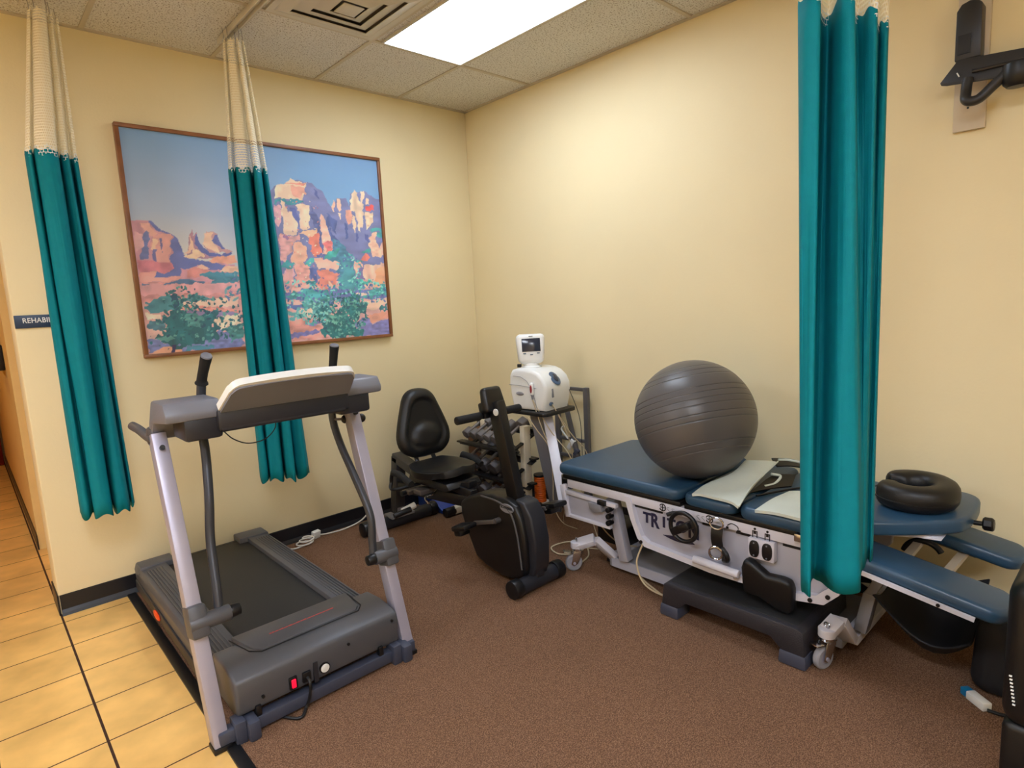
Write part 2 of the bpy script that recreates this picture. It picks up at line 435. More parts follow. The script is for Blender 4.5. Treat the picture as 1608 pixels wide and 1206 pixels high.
def vent():
    x0, x1, y0, y1 = -1.80, -1.225, -1.31, -.735
    cx, cy = (x0+x1)/2, (y0+y1)/2
    t = thing('ceiling_vent', 'square stepped air vent in the ceiling left of the bright light panel', 'vent', (cx, cy, H-.02))
    f = MB()
    w_ = .03
    f.bx(x0, x1, y0, y0+w_, H-.012, H); f.bx(x0, x1, y1-w_, y1, H-.012, H); f.bx(x0, x0+w_, y0+w_, y1-w_, H-.012, H); f.bx(x1-w_, x1, y0+w_, y1-w_, H-.012, H)
    f.build('frame', M_vent, t, smooth=False)
    MB().bx(x0+w_, x1-w_, y0+w_, y1-w_, H-.003, H).build('backing', M_ventdark, t, smooth=False)
    for k, (ro, ri) in enumerate(((.262, .203), (.194, .134), (.124, .068))):
        b = MB(); zo, zi = H-.006-.004*k, H-.022-.005*k
        for a in range(4):
            ca, sa = math.cos(a*math.pi/2), math.sin(a*math.pi/2)
            def R(x, y, z): return V((cx+x*ca-y*sa, cy+x*sa+y*ca, z))
            q = [R(-ro, -ro, zo), R(ro, -ro, zo), R(ri, -ri, zi), R(-ri, -ri, zi)]
            lo = [p-V((0, 0, .004)) for p in q]
            vs_ = [b.bm.verts.new(p) for p in q]+[b.bm.verts.new(p) for p in lo]
            for fc in ((0, 1, 2, 3), (7, 6, 5, 4), (0, 4, 5, 1), (1, 5, 6, 2), (2, 6, 7, 3), (3, 7, 4, 0)): b.bm.faces.new([vs_[i] for i in fc])
        b.build('cone_ring', M_vent, t, smooth=False)
    MB().bx(cx-.052, cx+.052, cy-.052, cy+.052, H-.04, H-.034, bev=.002).build('centre_plate', M_vent, t)
vent()
# ------------------------------------------------------------------ painting
PAINT=[((222, 170, 160),0.01,0.12,[(0,0),(1.545,0),(1.545,0.47),(0,0.47)]),
((214, 150, 150),0.01,0.12,[(0,0.3),(0.8,0.3),(0.8,0.46),(0,0.46)]),
((205, 150, 165),0.004,0.1,[(0.018,0.725),(0.065,0.731),(0.118,0.73),(0.157,0.683),(0.2,0.669),(0.233,0.648),(0.258,0.548),(0.313,0.525),(0.519,0.502),(0.532,0.398),(0.017,0.407),(0.003,0.596)]),
((105, 115, 175),0.006,0.06,[(0.105,0.729),(0.12,0.73),(0.13,0.715),(0.156,0.679),(0.2,0.667),(0.227,0.651),(0.242,0.602),(0.258,0.552),(0.278,0.536),(0.365,0.517),(0.467,0.497),(0.452,0.473),(0.389,0.465),(0.325,0.497),(0.305,0.485),(0.271,0.474),(0.236,0.485),(0.224,0.446),(0.18,0.431),(0.091,0.436),(0.114,0.463),(0.192,0.474),(0.195,0.497),(0.179,0.516),(0.202,0.562),(0.196,0.627),(0.213,0.655),(0.165,0.664),(0.142,0.671),(0.115,0.7)]),
((225, 170, 160),0.006,0.06,[(0.069,0.713),(0.11,0.715),(0.117,0.689),(0.144,0.664),(0.112,0.651),(0.075,0.672),(0.064,0.694)]),
((228, 165, 160),0.006,0.06,[(0.112,0.647),(0.2,0.666),(0.206,0.654),(0.192,0.627),(0.197,0.578),(0.176,0.516),(0.197,0.485),(0.141,0.459),(0.115,0.47),(0.108,0.523),(0.104,0.606)]),
((235, 195, 165),0.006,0.06,[(0.111,0.636),(0.134,0.637),(0.124,0.576),(0.104,0.576)]),
((110, 120, 175),0.006,0.06,[(0.078,0.676),(0.097,0.666),(0.093,0.598),(0.081,0.527),(0.047,0.527),(0.065,0.59),(0.067,0.661)]),
((115, 110, 165),0.006,0.06,[(0.142,0.645),(0.159,0.641),(0.153,0.562),(0.147,0.6)]),
((120, 115, 170),0.006,0.06,[(0.11,0.576),(0.134,0.577),(0.11,0.489),(0.098,0.485)]),
((225, 175, 180),0.006,0.06,[(0.025,0.67),(0.07,0.661),(0.062,0.59),(0.037,0.575),(0.022,0.56),(0.024,0.634)]),
((215, 130, 145),0.006,0.12,[(0.03,0.523),(0.094,0.519),(0.123,0.508),(0.189,0.509),(0.199,0.478),(0.162,0.455),(0.108,0.466),(0.026,0.459)]),
((225, 160, 150),0.005,0.15,[(0.026,0.456),(0.114,0.463),(0.093,0.429),(0.23,0.435),(0.206,0.408),(0.027,0.407)]),
((175, 130, 150),0.006,0.06,[(0.3,0.669),(0.31,0.685),(0.315,0.65),(0.327,0.678),(0.335,0.635),(0.357,0.581),(0.445,0.55),(0.367,0.533),(0.314,0.529),(0.258,0.548),(0.283,0.579)]),
((228, 190, 165),0.006,0.06,[(0.3,0.669),(0.306,0.634),(0.312,0.595),(0.32,0.58),(0.278,0.564),(0.258,0.55),(0.287,0.587)]),
((95, 105, 165),0.006,0.06,[(0.324,0.67),(0.336,0.643),(0.343,0.624),(0.383,0.581),(0.454,0.558),(0.511,0.579),(0.518,0.567),(0.471,0.54),(0.437,0.55),(0.387,0.549),(0.349,0.573),(0.328,0.604)]),
((235, 200, 170),0.006,0.06,[(0.324,0.588),(0.361,0.549),(0.314,0.529),(0.258,0.548),(0.296,0.564)]),
((200, 150, 155),0.006,0.06,[(0.38,0.684),(0.422,0.685),(0.451,0.675),(0.46,0.615),(0.477,0.587),(0.519,0.577),(0.494,0.567),(0.39,0.573),(0.361,0.616)]),
((236, 195, 165),0.006,0.06,[(0.379,0.68),(0.425,0.682),(0.411,0.657),(0.421,0.614),(0.451,0.57),(0.395,0.581),(0.366,0.608)]),
((95, 105, 170),0.006,0.06,[(0.435,0.67),(0.453,0.671),(0.461,0.619),(0.475,0.587),(0.457,0.584),(0.433,0.618),(0.416,0.638)]),
((232, 165, 140),0.006,0.12,[(0.378,0.529),(0.525,0.559),(0.544,0.51),(0.402,0.507)]),
((240, 195, 170),0.006,0.06,[(0.309,0.481),(0.348,0.499),(0.387,0.473),(0.337,0.465)]),
((235, 190, 165),0.006,0.12,[(0.431,0.461),(0.479,0.497),(0.541,0.485),(0.538,0.452)]),
((215, 140, 135),0.006,0.12,[(0.266,0.466),(0.305,0.485),(0.397,0.461),(0.319,0.446),(0.325,0.43),(0.262,0.43)]),
((70, 140, 160),0.01,0.18,[(0.324,0.45),(0.366,0.457),(0.538,0.452),(0.529,0.369),(0.372,0.381),(0.392,0.421),(0.325,0.434)]),
((85, 120, 160),0.006,0.15,[(0.221,0.419),(0.279,0.418),(0.349,0.405),(0.332,0.39),(0.225,0.392),(0.028,0.388),(0.026,0.399),(0.169,0.401)]),
((222, 165, 170),0.008,0.12,[(0,0.335),(0.8,0.335),(0.8,0.395),(0,0.395)]),
((238, 205, 180),0.006,0.1,[(0.2,0.291),(0.483,0.31),(0.526,0.322),(0.52,0.265),(0.455,0.255),(0.221,0.269)]),
((225, 150, 140),0.005,0.15,[(0.199,0.274),(0.314,0.269),(0.517,0.239),(0.515,0.221),(0.351,0.242),(0.212,0.257)]),
((80, 140, 155),0.01,0.15,[(0.21,0.311),(0.274,0.33),(0.352,0.321),(0.375,0.31),(0.277,0.292),(0.208,0.295)]),
((150, 130, 170),0.006,0.12,[(0.211,0.253),(0.516,0.225),(0.531,0.202),(0.367,0.198),(0.207,0.22)]),
((240, 215, 190),0.008,0.12,[(0.364,0.173),(0.408,0.2),(0.523,0.212),(0.522,0.158),(0.413,0.135),(0.366,0.155)]),
((235, 215, 195),0.008,0.1,[(0.026,0.242),(0.094,0.238),(0.105,0.205),(0.039,0.201)]),
((225, 185, 170),0.008,0.12,[(0.027,0.161),(0.128,0.154),(0.132,0.121),(0.027,0.1)]),
((120, 130, 185),0.012,0.15,[(0.029,0.112),(0.107,0.065),(0.528,0.136),(0.518,0.002),(0.207,0.018),(0.021,0.019)]),
((240, 175, 140),0.006,0.08,[(0.028,0.014),(0.098,0.053),(0.136,0.058),(0.195,0.04),(0.188,0.015),(0.057,0.011)]),
((75, 140, 150),0.012,0.18,[(0.031,0.286),(0.077,0.312),(0.158,0.342),(0.189,0.32),(0.208,0.291),(0.188,0.25),(0.121,0.253),(0.028,0.254)]),
((80, 130, 150),0.01,0.15,[(0.033,0.177),(0.061,0.203),(0.122,0.196),(0.117,0.155),(0.038,0.16)]),
((30, 105, 115),0.02,0.22,[(0.103,0.221),(0.146,0.244),(0.198,0.266),(0.233,0.239),(0.302,0.228),(0.364,0.246),(0.386,0.223),(0.372,0.172),(0.388,0.136),(0.407,0.082),(0.331,0.058),(0.27,0.05),(0.217,0.03),(0.173,0.051),(0.107,0.065),(0.052,0.094),(0.046,0.107),(0.085,0.128),(0.136,0.12),(0.132,0.15),(0.103,0.156),(0.129,0.187)]),
((25, 75, 100),0.012,0.2,[(0.146,0.338),(0.19,0.333),(0.208,0.295),(0.198,0.266),(0.153,0.272),(0.163,0.297)]),
((80, 150, 150),0.016,0.2,[(0.209,0.232),(0.278,0.229),(0.341,0.221),(0.32,0.175),(0.261,0.145),(0.226,0.181)]),
((90, 155, 150),0.014,0.2,[(0.061,0.11),(0.114,0.122),(0.163,0.093),(0.108,0.077)]),
((70, 130, 150),0.01,0.2,[(0.21,0.039),(0.349,0.044),(0.367,0.02),(0.208,0.02)]),
((70, 140, 140),0.016,0.25,[(0.442,0.128),(0.522,0.158),(0.521,0.073),(0.455,0.061)]),
((45, 40, 90),0.002,0.05,[(0.14,0.062),(0.164,0.06),(0.148,0.013),(0.133,0.012)]),
((120, 126, 170),0.005,0.08,[(0.617,0.916),(0.708,0.905),(0.82,0.974),(0.943,1.016),(1.045,1.009),(1.084,0.978),(1.12,0.961),(1.141,0.899),(1.171,0.871),(1.21,0.928),(1.273,0.933),(1.291,0.884),(1.315,0.962),(1.352,0.98),(1.423,0.986),(1.475,0.958),(1.522,0.941),(1.546,0.431),(0.538,0.394)]),
((90, 100, 155),0.008,0.15,[(1.031,0.867),(1.067,0.805),(1.088,0.687),(1.13,0.557),(1.041,0.546),(1.008,0.635),(1.039,0.735),(1.015,0.812)]),
((85, 100, 160),0.014,0.15,[(1.122,0.818),(1.186,0.791),(1.189,0.711),(1.147,0.739),(1.194,0.65),(1.247,0.61),(1.294,0.486),(1.179,0.486),(1.149,0.639)]),
((80, 90, 150),0.006,0.06,[(1.053,0.985),(1.082,0.953),(1.088,0.905),(1.059,0.937)]),
((80, 95, 155),0.008,0.06,[(1.253,0.785),(1.273,0.755),(1.265,0.672),(1.241,0.667)]),
((85, 95, 155),0.006,0.06,[(1.32,0.705),(1.339,0.716),(1.338,0.643),(1.321,0.653)]),
((85, 95, 155),0.006,0.06,[(1.392,0.718),(1.421,0.698),(1.422,0.645),(1.394,0.671)]),
((75, 135, 165),0.014,0.15,[(1.152,0.669),(1.237,0.62),(1.296,0.512),(1.283,0.434),(1.151,0.435),(1.129,0.547)]),
((238, 205, 175),0.008,0.12,[(0.82,0.974),(0.901,1),(0.918,1.021),(0.931,1.003),(1.009,1.01),(1.001,0.985),(0.996,0.937),(0.972,0.906),(0.897,0.91),(0.801,0.894),(0.811,0.936)]),
((232, 165, 140),0.008,0.1,[(0.909,0.982),(0.985,0.984),(0.997,0.947),(0.968,0.911),(0.908,0.92)]),
((235, 150, 130),0.004,0.1,[(0.841,0.99),(0.91,0.992),(1.008,1.008),(0.98,0.984),(0.91,0.987)]),
((60, 145, 160),0.01,0.2,[(0.796,0.889),(0.885,0.895),(0.987,0.902),(0.97,0.882),(0.877,0.868),(0.838,0.873),(0.799,0.868)]),
((238, 205, 175),0.01,0.1,[(0.845,0.887),(0.869,0.884),(0.869,0.832),(0.916,0.806),(0.929,0.73),(0.916,0.7),(0.844,0.688),(0.829,0.735)]),
((225, 175, 185),0.006,0.1,[(0.793,0.86),(0.831,0.854),(0.828,0.773),(0.808,0.725),(0.787,0.752)]),
((238, 205, 175),0.01,0.1,[(0.917,0.864),(0.959,0.876),(1.011,0.88),(1.019,0.802),(1.006,0.723),(0.973,0.712),(0.948,0.721),(0.933,0.769),(0.944,0.827)]),
((90, 100, 160),0.008,0.1,[(0.891,0.857),(0.916,0.85),(0.941,0.798),(0.934,0.73),(0.927,0.759),(0.896,0.805)]),
((225, 165, 165),0.012,0.15,[(0.809,0.682),(0.93,0.696),(0.932,0.657),(0.872,0.622),(0.878,0.578),(0.832,0.52),(0.798,0.534)]),
((160, 110, 150),0.01,0.06,[(0.833,0.678),(0.868,0.68),(0.859,0.646),(0.835,0.655)]),
((238, 180, 150),0.012,0.12,[(0.893,0.632),(0.946,0.648),(0.974,0.614),(0.973,0.555),(0.944,0.526),(0.993,0.491),(0.989,0.446),(0.895,0.447),(0.873,0.535)]),
((240, 190, 155),0.008,0.08,[(0.936,0.701),(1.054,0.73),(1.055,0.686),(0.99,0.674)]),
((228, 130, 110),0.01,0.12,[(0.991,0.684),(1.057,0.706),(1.061,0.636),(1.066,0.576),(1.02,0.551),(0.991,0.575),(1.007,0.625),(0.987,0.644)]),
((240, 190, 165),0.006,0.1,[(1.078,0.806),(1.096,0.824),(1.113,0.808),(1.125,0.738),(1.139,0.659),(1.147,0.598),(1.131,0.567),(1.087,0.572),(1.083,0.637),(1.084,0.707)]),
((228, 120, 120),0.012,0.1,[(1.09,0.657),(1.139,0.659),(1.145,0.598),(1.094,0.587)]),
((70, 175, 165),0.016,0.2,[(1.075,0.557),(1.149,0.588),(1.189,0.599),(1.174,0.558),(1.105,0.532)]),
((70, 170, 165),0.014,0.2,[(0.955,0.526),(0.999,0.551),(1.029,0.531),(0.973,0.496)]),
((240, 190, 165),0.006,0.06,[(1.161,0.88),(1.187,0.922),(1.195,0.892),(1.174,0.841)]),
((240, 190, 165),0.006,0.06,[(1.21,0.923),(1.232,0.925),(1.24,0.86),(1.224,0.844),(1.206,0.883)]),
((238, 205, 175),0.003,0.06,[(1.21,0.838),(1.232,0.834),(1.222,0.788)]),
((232, 165, 145),0.006,0.06,[(1.268,0.852),(1.306,0.859),(1.308,0.818),(1.292,0.771),(1.274,0.765),(1.267,0.811)]),
((238, 205, 175),0.008,0.12,[(1.299,0.91),(1.315,0.962),(1.335,0.984),(1.364,0.981),(1.365,0.93),(1.392,0.906),(1.393,0.823),(1.384,0.76),(1.365,0.749),(1.351,0.717),(1.347,0.8),(1.334,0.85),(1.306,0.859)]),
((238, 205, 175),0.004,0.06,[(1.387,0.983),(1.414,0.985),(1.404,0.938),(1.383,0.874),(1.383,0.936)]),
((238, 205, 175),0.005,0.06,[(1.309,0.828),(1.331,0.819),(1.337,0.758),(1.315,0.71),(1.308,0.787)]),
((238, 205, 175),0.006,0.06,[(1.42,0.949),(1.443,0.94),(1.446,0.904),(1.421,0.897)]),
((230, 90, 85),0.008,0.08,[(1.415,0.892),(1.47,0.901),(1.479,0.87),(1.441,0.857),(1.413,0.871)]),
((238, 205, 175),0.008,0.12,[(1.405,0.855),(1.465,0.853),(1.468,0.779),(1.438,0.757),(1.406,0.74),(1.396,0.792)]),
((70, 165, 165),0.012,0.2,[(1.437,0.741),(1.531,0.756),(1.534,0.724),(1.447,0.72)]),
((70, 165, 165),0.01,0.2,[(1.483,0.711),(1.533,0.718),(1.53,0.681),(1.487,0.685)]),
((240, 190, 165),0.01,0.12,[(1.434,0.715),(1.477,0.716),(1.481,0.62),(1.542,0.676),(1.545,0.562),(1.444,0.555),(1.42,0.63)]),
((232, 130, 115),0.01,0.12,[(1.341,0.549),(1.391,0.576),(1.432,0.561),(1.399,0.528),(1.363,0.528)]),
((75, 175, 165),0.012,0.2,[(1.357,0.591),(1.4,0.608),(1.435,0.593),(1.409,0.576),(1.361,0.576)]),
((75, 175, 165),0.01,0.2,[(1.298,0.533),(1.358,0.539),(1.355,0.512),(1.302,0.512)]),
((210, 160, 170),0.012,0.18,[(0.633,0.512),(0.803,0.435),(0.874,0.488),(0.872,0.366),(0.824,0.348),(0.617,0.358)]),
((228, 170, 165),0.012,0.15,[(0.822,0.479),(0.872,0.474),(0.872,0.366),(0.806,0.368),(0.803,0.435)]),
((235, 170, 160),0.012,0.15,[(0.892,0.513),(0.921,0.503),(0.987,0.483),(0.969,0.454),(0.986,0.414),(0.942,0.399),(0.99,0.353),(0.853,0.332),(0.88,0.4)]),
((90, 105, 165),0.014,0.15,[(0.972,0.488),(1.034,0.473),(1.016,0.398),(0.976,0.424)]),
((60, 150, 155),0.014,0.2,[(0.801,0.512),(0.863,0.532),(0.884,0.488),(0.808,0.484)]),
((50, 140, 150),0.012,0.2,[(0.942,0.399),(1.006,0.408),(1.014,0.373),(0.95,0.374)]),
((238, 185, 165),0.01,0.1,[(1.024,0.533),(1.084,0.539),(1.193,0.519),(1.188,0.468),(1.11,0.468),(1.034,0.473)]),
((232, 140, 120),0.01,0.12,[(1.033,0.463),(1.121,0.463),(1.179,0.432),(1.152,0.381),(1.119,0.33),(1.056,0.362),(1.004,0.388),(1.039,0.413)]),
((240, 190, 165),0.006,0.06,[(1.103,0.397),(1.139,0.36),(1.119,0.33),(1.089,0.361)]),
((75, 150, 160),0.02,0.18,[(1.199,0.519),(1.287,0.535),(1.301,0.436),(1.364,0.345),(1.163,0.323),(1.197,0.437)]),
((240, 190, 165),0.01,0.12,[(1.291,0.52),(1.35,0.515),(1.352,0.478),(1.3,0.425),(1.287,0.473)]),
((130, 115, 170),0.008,0.06,[(1.316,0.473),(1.359,0.488),(1.357,0.393),(1.305,0.415)]),
((240, 190, 165),0.01,0.12,[(1.36,0.499),(1.528,0.51),(1.532,0.352),(1.436,0.332),(1.359,0.35),(1.429,0.386),(1.358,0.414)]),
((240, 170, 125),0.012,0.12,[(1.437,0.472),(1.527,0.499),(1.533,0.363),(1.438,0.354)]),
((75, 180, 170),0.014,0.2,[(1.303,0.394),(1.405,0.397),(1.41,0.376),(1.317,0.356)]),
((110, 120, 180),0.01,0.15,[(0.615,0.339),(0.858,0.332),(1,0.348),(1.375,0.334),(1.544,0.335),(1.544,0.263),(1.321,0.271),(1.035,0.261),(0.879,0.287),(0.608,0.278)]),
((75, 165, 165),0.02,0.22,[(0.796,0.319),(0.899,0.331),(1.022,0.353),(1.107,0.325),(1.125,0.278),(1.09,0.259),(0.994,0.283),(0.859,0.297)]),
((75, 165, 165),0.018,0.22,[(1.373,0.312),(1.468,0.342),(1.539,0.352),(1.539,0.285),(1.444,0.283),(1.333,0.271)]),
((238, 205, 180),0.005,0.06,[(1.283,0.31),(1.392,0.322),(1.39,0.301),(1.299,0.288)]),
((238, 195, 165),0.008,0.12,[(1.337,0.249),(1.538,0.274),(1.542,0.241),(1.436,0.196),(1.363,0.2)]),
((232, 180, 170),0.008,0.1,[(0.608,0.278),(0.904,0.281),(0.906,0.251),(0.814,0.25),(0.606,0.254)]),
((90, 115, 170),0.008,0.12,[(0.606,0.259),(0.97,0.253),(0.977,0.223),(0.821,0.22),(0.602,0.221)]),
((90, 160, 160),0.022,0.25,[(0.91,0.286),(1.016,0.292),(1.101,0.258),(1.115,0.175),(0.982,0.162),(0.84,0.16),(0.807,0.182),(0.811,0.221),(0.926,0.235)]),
((238, 210, 185),0.008,0.1,[(0.866,0.208),(0.967,0.228),(0.976,0.208),(0.951,0.174),(0.889,0.187)]),
((235, 175, 160),0.004,0.06,[(1.087,0.233),(1.144,0.246),(1.172,0.24),(1.131,0.221)]),
((228, 155, 140),0.01,0.2,[(0.596,0.16),(0.813,0.147),(0.939,0.164),(0.957,0.128),(1.03,0.102),(1.026,0.056),(1.067,0.027),(0.81,0.018),(0.581,0.018)]),
((125, 120, 180),0.008,0.12,[(0.806,0.073),(1.018,0.088),(0.993,0.059),(0.808,0.043)]),
((135, 125, 180),0.01,0.12,[(0.915,0.135),(0.982,0.162),(1.033,0.133),(0.956,0.117)]),
((235, 165, 135),0.008,0.15,[(1.252,0.109),(1.365,0.162),(1.53,0.186),(1.532,0.136),(1.39,0.1),(1.28,0.086)]),
((125, 125, 185),0.012,0.15,[(1.248,0.125),(1.369,0.14),(1.39,0.095),(1.532,0.136),(1.534,0.013),(1.268,0.022),(1.279,0.08)]),
((50, 115, 120),0.012,0.2,[(1.457,0.212),(1.535,0.236),(1.531,0.192),(1.461,0.189)]),
((25, 110, 110),0.02,0.22,[(1.193,0.276),(1.272,0.315),(1.33,0.303),(1.33,0.239),(1.365,0.221),(1.354,0.173),(1.273,0.14),(1.173,0.193),(1.141,0.215),(1.19,0.244)]),
((95, 165, 150),0.016,0.2,[(1.204,0.275),(1.297,0.272),(1.305,0.229),(1.233,0.211),(1.195,0.244)]),
((25, 105, 110),0.02,0.25,[(0.975,0.203),(1.055,0.24),(1.106,0.196),(1.069,0.157),(1.002,0.15)]),
((20, 110, 110),0.022,0.22,[(1.02,0.108),(1.046,0.148),(1.104,0.175),(1.172,0.182),(1.252,0.168),(1.257,0.093),(1.326,0.066),(1.316,0.018),(1.215,0.021),(1.083,0.021),(1.025,0.051)]),
((100, 170, 155),0.018,0.22,[(1.047,0.158),(1.115,0.18),(1.183,0.171),(1.19,0.129),(1.153,0.105),(1.109,0.118),(1.066,0.131)]),
]

def painting():
    W, Hh = 1.545, 1.218; X0, Z0 = -2.351, 1.278
    t = thing('landscape_painting', 'large brown framed desert canyon painting on the cream wall behind the middle curtain', 'painting', (X0+W/2, -.02, Z0))
    fr = MB()
    for (a, b_, c, d) in ((0, W, 0, .02), (0, W, Hh-.02, Hh), (0, .02, .02, Hh-.02), (W-.02, W, .02, Hh-.02)):
        fr.bx(X0+a, X0+b_, -.042, -.002, Z0+c, Z0+d, bev=.003)
    fr.build('frame', M_wood, t)
    nx, nz = 430, 340
    cw, chh = W-.036, Hh-.036
    S, Tt = np.meshgrid(np.linspace(.018, W-.018, nx), np.linspace(.018, Hh-.018, nz))
    rng = np.random.RandomState(3)
    def vnoise(sc, ax=1.0, seed=0):
        r = np.random.RandomState(seed); gx = int(W*sc*ax)+3; gz = int(Hh*sc)+3
        g_ = r.rand(gz, gx); x = S*sc*ax; z = Tt*sc
        xi = x.astype(int); zi = z.astype(int); fx = x-xi; fz = z-zi
        fx = fx*fx*(3-2*fx); fz = fz*fz*(3-2*fz)
        return (g_[zi, xi]*(1-fx)*(1-fz)+g_[zi, xi+1]*fx*(1-fz)+g_[zi+1, xi]*(1-fx)*fz+g_[zi+1, xi+1]*fx*fz)-.5
    n1 = [vnoise(22, 1, 10+i)+.5*vnoise(60, 1, 30+i) for i in range(2)]
    n2 = [vnoise(50, 1, 50+i) for i in range(2)]
    # sky: blue at the top, pale mauve/cream near the left horizon
    def C(c): return np.array(lin(c))
    k = np.clip((Tt-.45)/(Hh-.45), 0, 1)[..., None]; s_ = np.clip(S/W, 0, 1)[..., None]
    top = C((112, 156, 204)); midl = C((166, 182, 208)); lowl = C((214, 206, 200)); lowr = C((128, 178, 214))
    k = np.clip((Tt-.56)/(Hh-.56), 0, 1)[..., None]
    left = np.where(k > .35, midl+(top-midl)*((k-.35)/.65), lowl+(midl-lowl)*(k/.35))
    right = lowr+(top-lowr)*k
    img = left+(right-left)*np.clip((s_-.25)/.4, 0, 1)
    img = img*(1+.05*vnoise(14, .5, 99)[..., None])
    bt = [vnoise(36, .45, 70), vnoise(80, .5, 71), vnoise(24, 1.4, 72)]
    for i, (col, amp, var, pts) in enumerate(PAINT):
        ns = n1 if i % 2 else n2
        xs = S+ns[0]*amp*2.6; zs = Tt+ns[1]*amp*2.6
        ins = np.zeros(S.shape, bool); m = len(pts)
        for a in range(m):
            (x1, z1), (x2, z2) = pts[a], pts[(a+1) % m]
            if z1 == z2: continue
            c = ((z1 > zs) != (z2 > zs)) & (xs < (x2-x1)*(zs-z1)/(z2-z1)+x1)
            ins ^= c
        b_ = np.round(bt[i % 3]*7)/7       # flat dabs of paint
        c = C(col)[None, None, :]*(1+b_[..., None]*var*4.2)
        c = c*np.array([1+.03*math.sin(i), 1, 1+.04*math.cos(i*2.1)])
        img = np.where(ins[..., None], c, img)
    # foliage dabs
    r = np.random.RandomState(5)
    def dabs(x0, x1, z0, z1, n, cols, rad, asp=1.0, region=None):
        nonlocal img
        for _ in range(n):
            x = r.uniform(x0, x1); z = r.uniform(z0, z1)
            if region and not region(x, z): continue
            a = r.uniform(.5, 1.3)*rad; an = r.uniform(0, 3.14)
            ix0 = int((x-.03-.018)/(W-.036)*nx); ix1 = ix0+int(.06/(W)*nx)+2; iz0 = int((z-.03)/(Hh)*nz); iz1 = iz0+int(.06/Hh*nz)+2
            ix0 = max(ix0, 0); iz0 = max(iz0, 0); ix1 = min(ix1, nx); iz1 = min(iz1, nz)
            if ix1 <= ix0 or iz1 <= iz0: continue
            sx = S[iz0:iz1, ix0:ix1]-x; sz = Tt[iz0:iz1, ix0:ix1]-z
            u_ = (sx*math.cos(an)+sz*math.sin(an))/(a*asp); v_ = (-sx*math.sin(an)+sz*math.cos(an))/(a*.55)
            msk = (u_*u_+v_*v_ < 1)[..., None]
            col = C(cols[r.randint(len(cols))])
            img[iz0:iz1, ix0:ix1] = np.where(msk, col, img[iz0:iz1, ix0:ix1])
    def el(cx, cz, rx, rz): return lambda x, z: ((x-cx)/rx)**2+((z-cz)/rz)**2 < 1
    tg = [(24, 96, 104), (30, 104, 112), (60, 138, 140), (34, 112, 118), (100, 164, 158), (30, 80, 104), (26, 92, 108)]
    dabs(.08, .6, .03, .34, 300, tg, .011, region=el(.32, .19, .24, .13))
    dabs(.1, .36, .22, .4, 120, tg, .010, region=el(.22, .31, .1, .08))
    dabs(1.0, 1.4, .0, .36, 480, [(20, 104, 106), (24, 110, 110), (70, 150, 140), (112, 176, 160), (26, 88, 104), (30, 116, 114)], .012, region=el(1.19, .17, .17, .17))
    dabs(.85, 1.12, .12, .3, 160, [(80, 170, 165), (40, 120, 124), (140, 205, 190), (110, 190, 190)], .011, region=el(.98, .2, .12, .08))
    dabs(.72, 1.52, .24, .4, 220, [(80, 180, 172), (60, 150, 160), (130, 215, 200), (100, 120, 175), (60, 100, 150)], .010)
    dabs(1.15, 1.4, .36, .62, 120, [(70, 150, 165), (90, 190, 180), (90, 110, 170), (150, 215, 205)], .009, region=el(1.25, .44, .1, .14))
    dabs(.72, 1.2, .4, .95, 240, [(242, 214, 186), (232, 160, 136), (150, 110, 150), (246, 222, 196), (226, 140, 120)], .006, region=lambda x, z: (x < .72+.38 and z < .9 and ((x*37+z*53) % 1) < .6))
    dabs(.45, .8, .3, .46, 90, [(70, 140, 160), (120, 170, 175), (90, 110, 170)], .010, 1.6)
    for _ in range(70):
        x = r.uniform(.62, .75); z = r.uniform(.18, .27)
        dabs(x, x+.001, z, z+.001, 1, [(150, 90, 60), (190, 130, 90), (90, 60, 50)], .006, 1.8)
    me = bpy.data.meshes.new('canvas')
    vx = S.ravel()+X0-(X0+W/2); vz = Tt.ravel()
    co = np.stack([vx, np.full(vx.shape, -.006), vz], 1)
    idx = np.arange(nx*nz).reshape(nz, nx)
    q = np.stack([idx[:-1, :-1], idx[:-1, 1:], idx[1:, 1:], idx[1:, :-1]], -1).reshape(-1, 4)
    me.vertices.add(len(co)); me.vertices.foreach_set('co', co.ravel())
    me.loops.add(q.size); me.loops.foreach_set('vertex_index', q.ravel())
    me.polygons.add(len(q)); me.polygons.foreach_set('loop_start', np.arange(0, q.size, 4)); me.polygons.foreach_set('loop_total', np.full(len(q), 4))
    me.update(calc_edges=True)
    at = me.color_attributes.new('paint', 'FLOAT_COLOR', 'POINT')
    img = img*1.12+.06
    rgba = np.concatenate([np.clip(img, 0, 1).reshape(-1, 3), np.ones((nx*nz, 1))], 1)
    at.data.foreach_set('color', rgba.ravel().astype(np.float32))
    m = mat('canvas_paint', (200, 200, 200), .55, spec=.3)
    N, L = nodes_of(m); a = N.new('ShaderNodeVertexColor'); a.layer_name = 'paint'
    L.new(a.outputs[0], N['Principled BSDF'].inputs['Base Color'])
    me.materials.append(m)
    o = bpy.data.objects.new('canvas', me); COL.objects.link(o); o.parent = t
    MB().bx(X0+.01, X0+W-.01, -.022, -.004, Z0+.01, Z0+Hh-.01).build('backing_board', M_wood, t, smooth=False)
painting()
# ------------------------------------------------------------------ sign
t = thing('door_sign', 'small navy wall sign with white capitals at the wall end by the left curtain', 'sign', (-2.72, -.006, 1.474))
MB().bx(-2.868, -2.57, -.008, -.001, 1.474, 1.536, bev=.002).build('plate', M_navy, t)
text_mesh('REHABILITATION', .034, basis((-2.838, -.0085, 1.492), (1, 0, 0), (0, 0, 1)), 'lettering', M_white2, t, extrude=.0008, sx=.86, label='white lettering', bold=.0004, spacing=1.05)
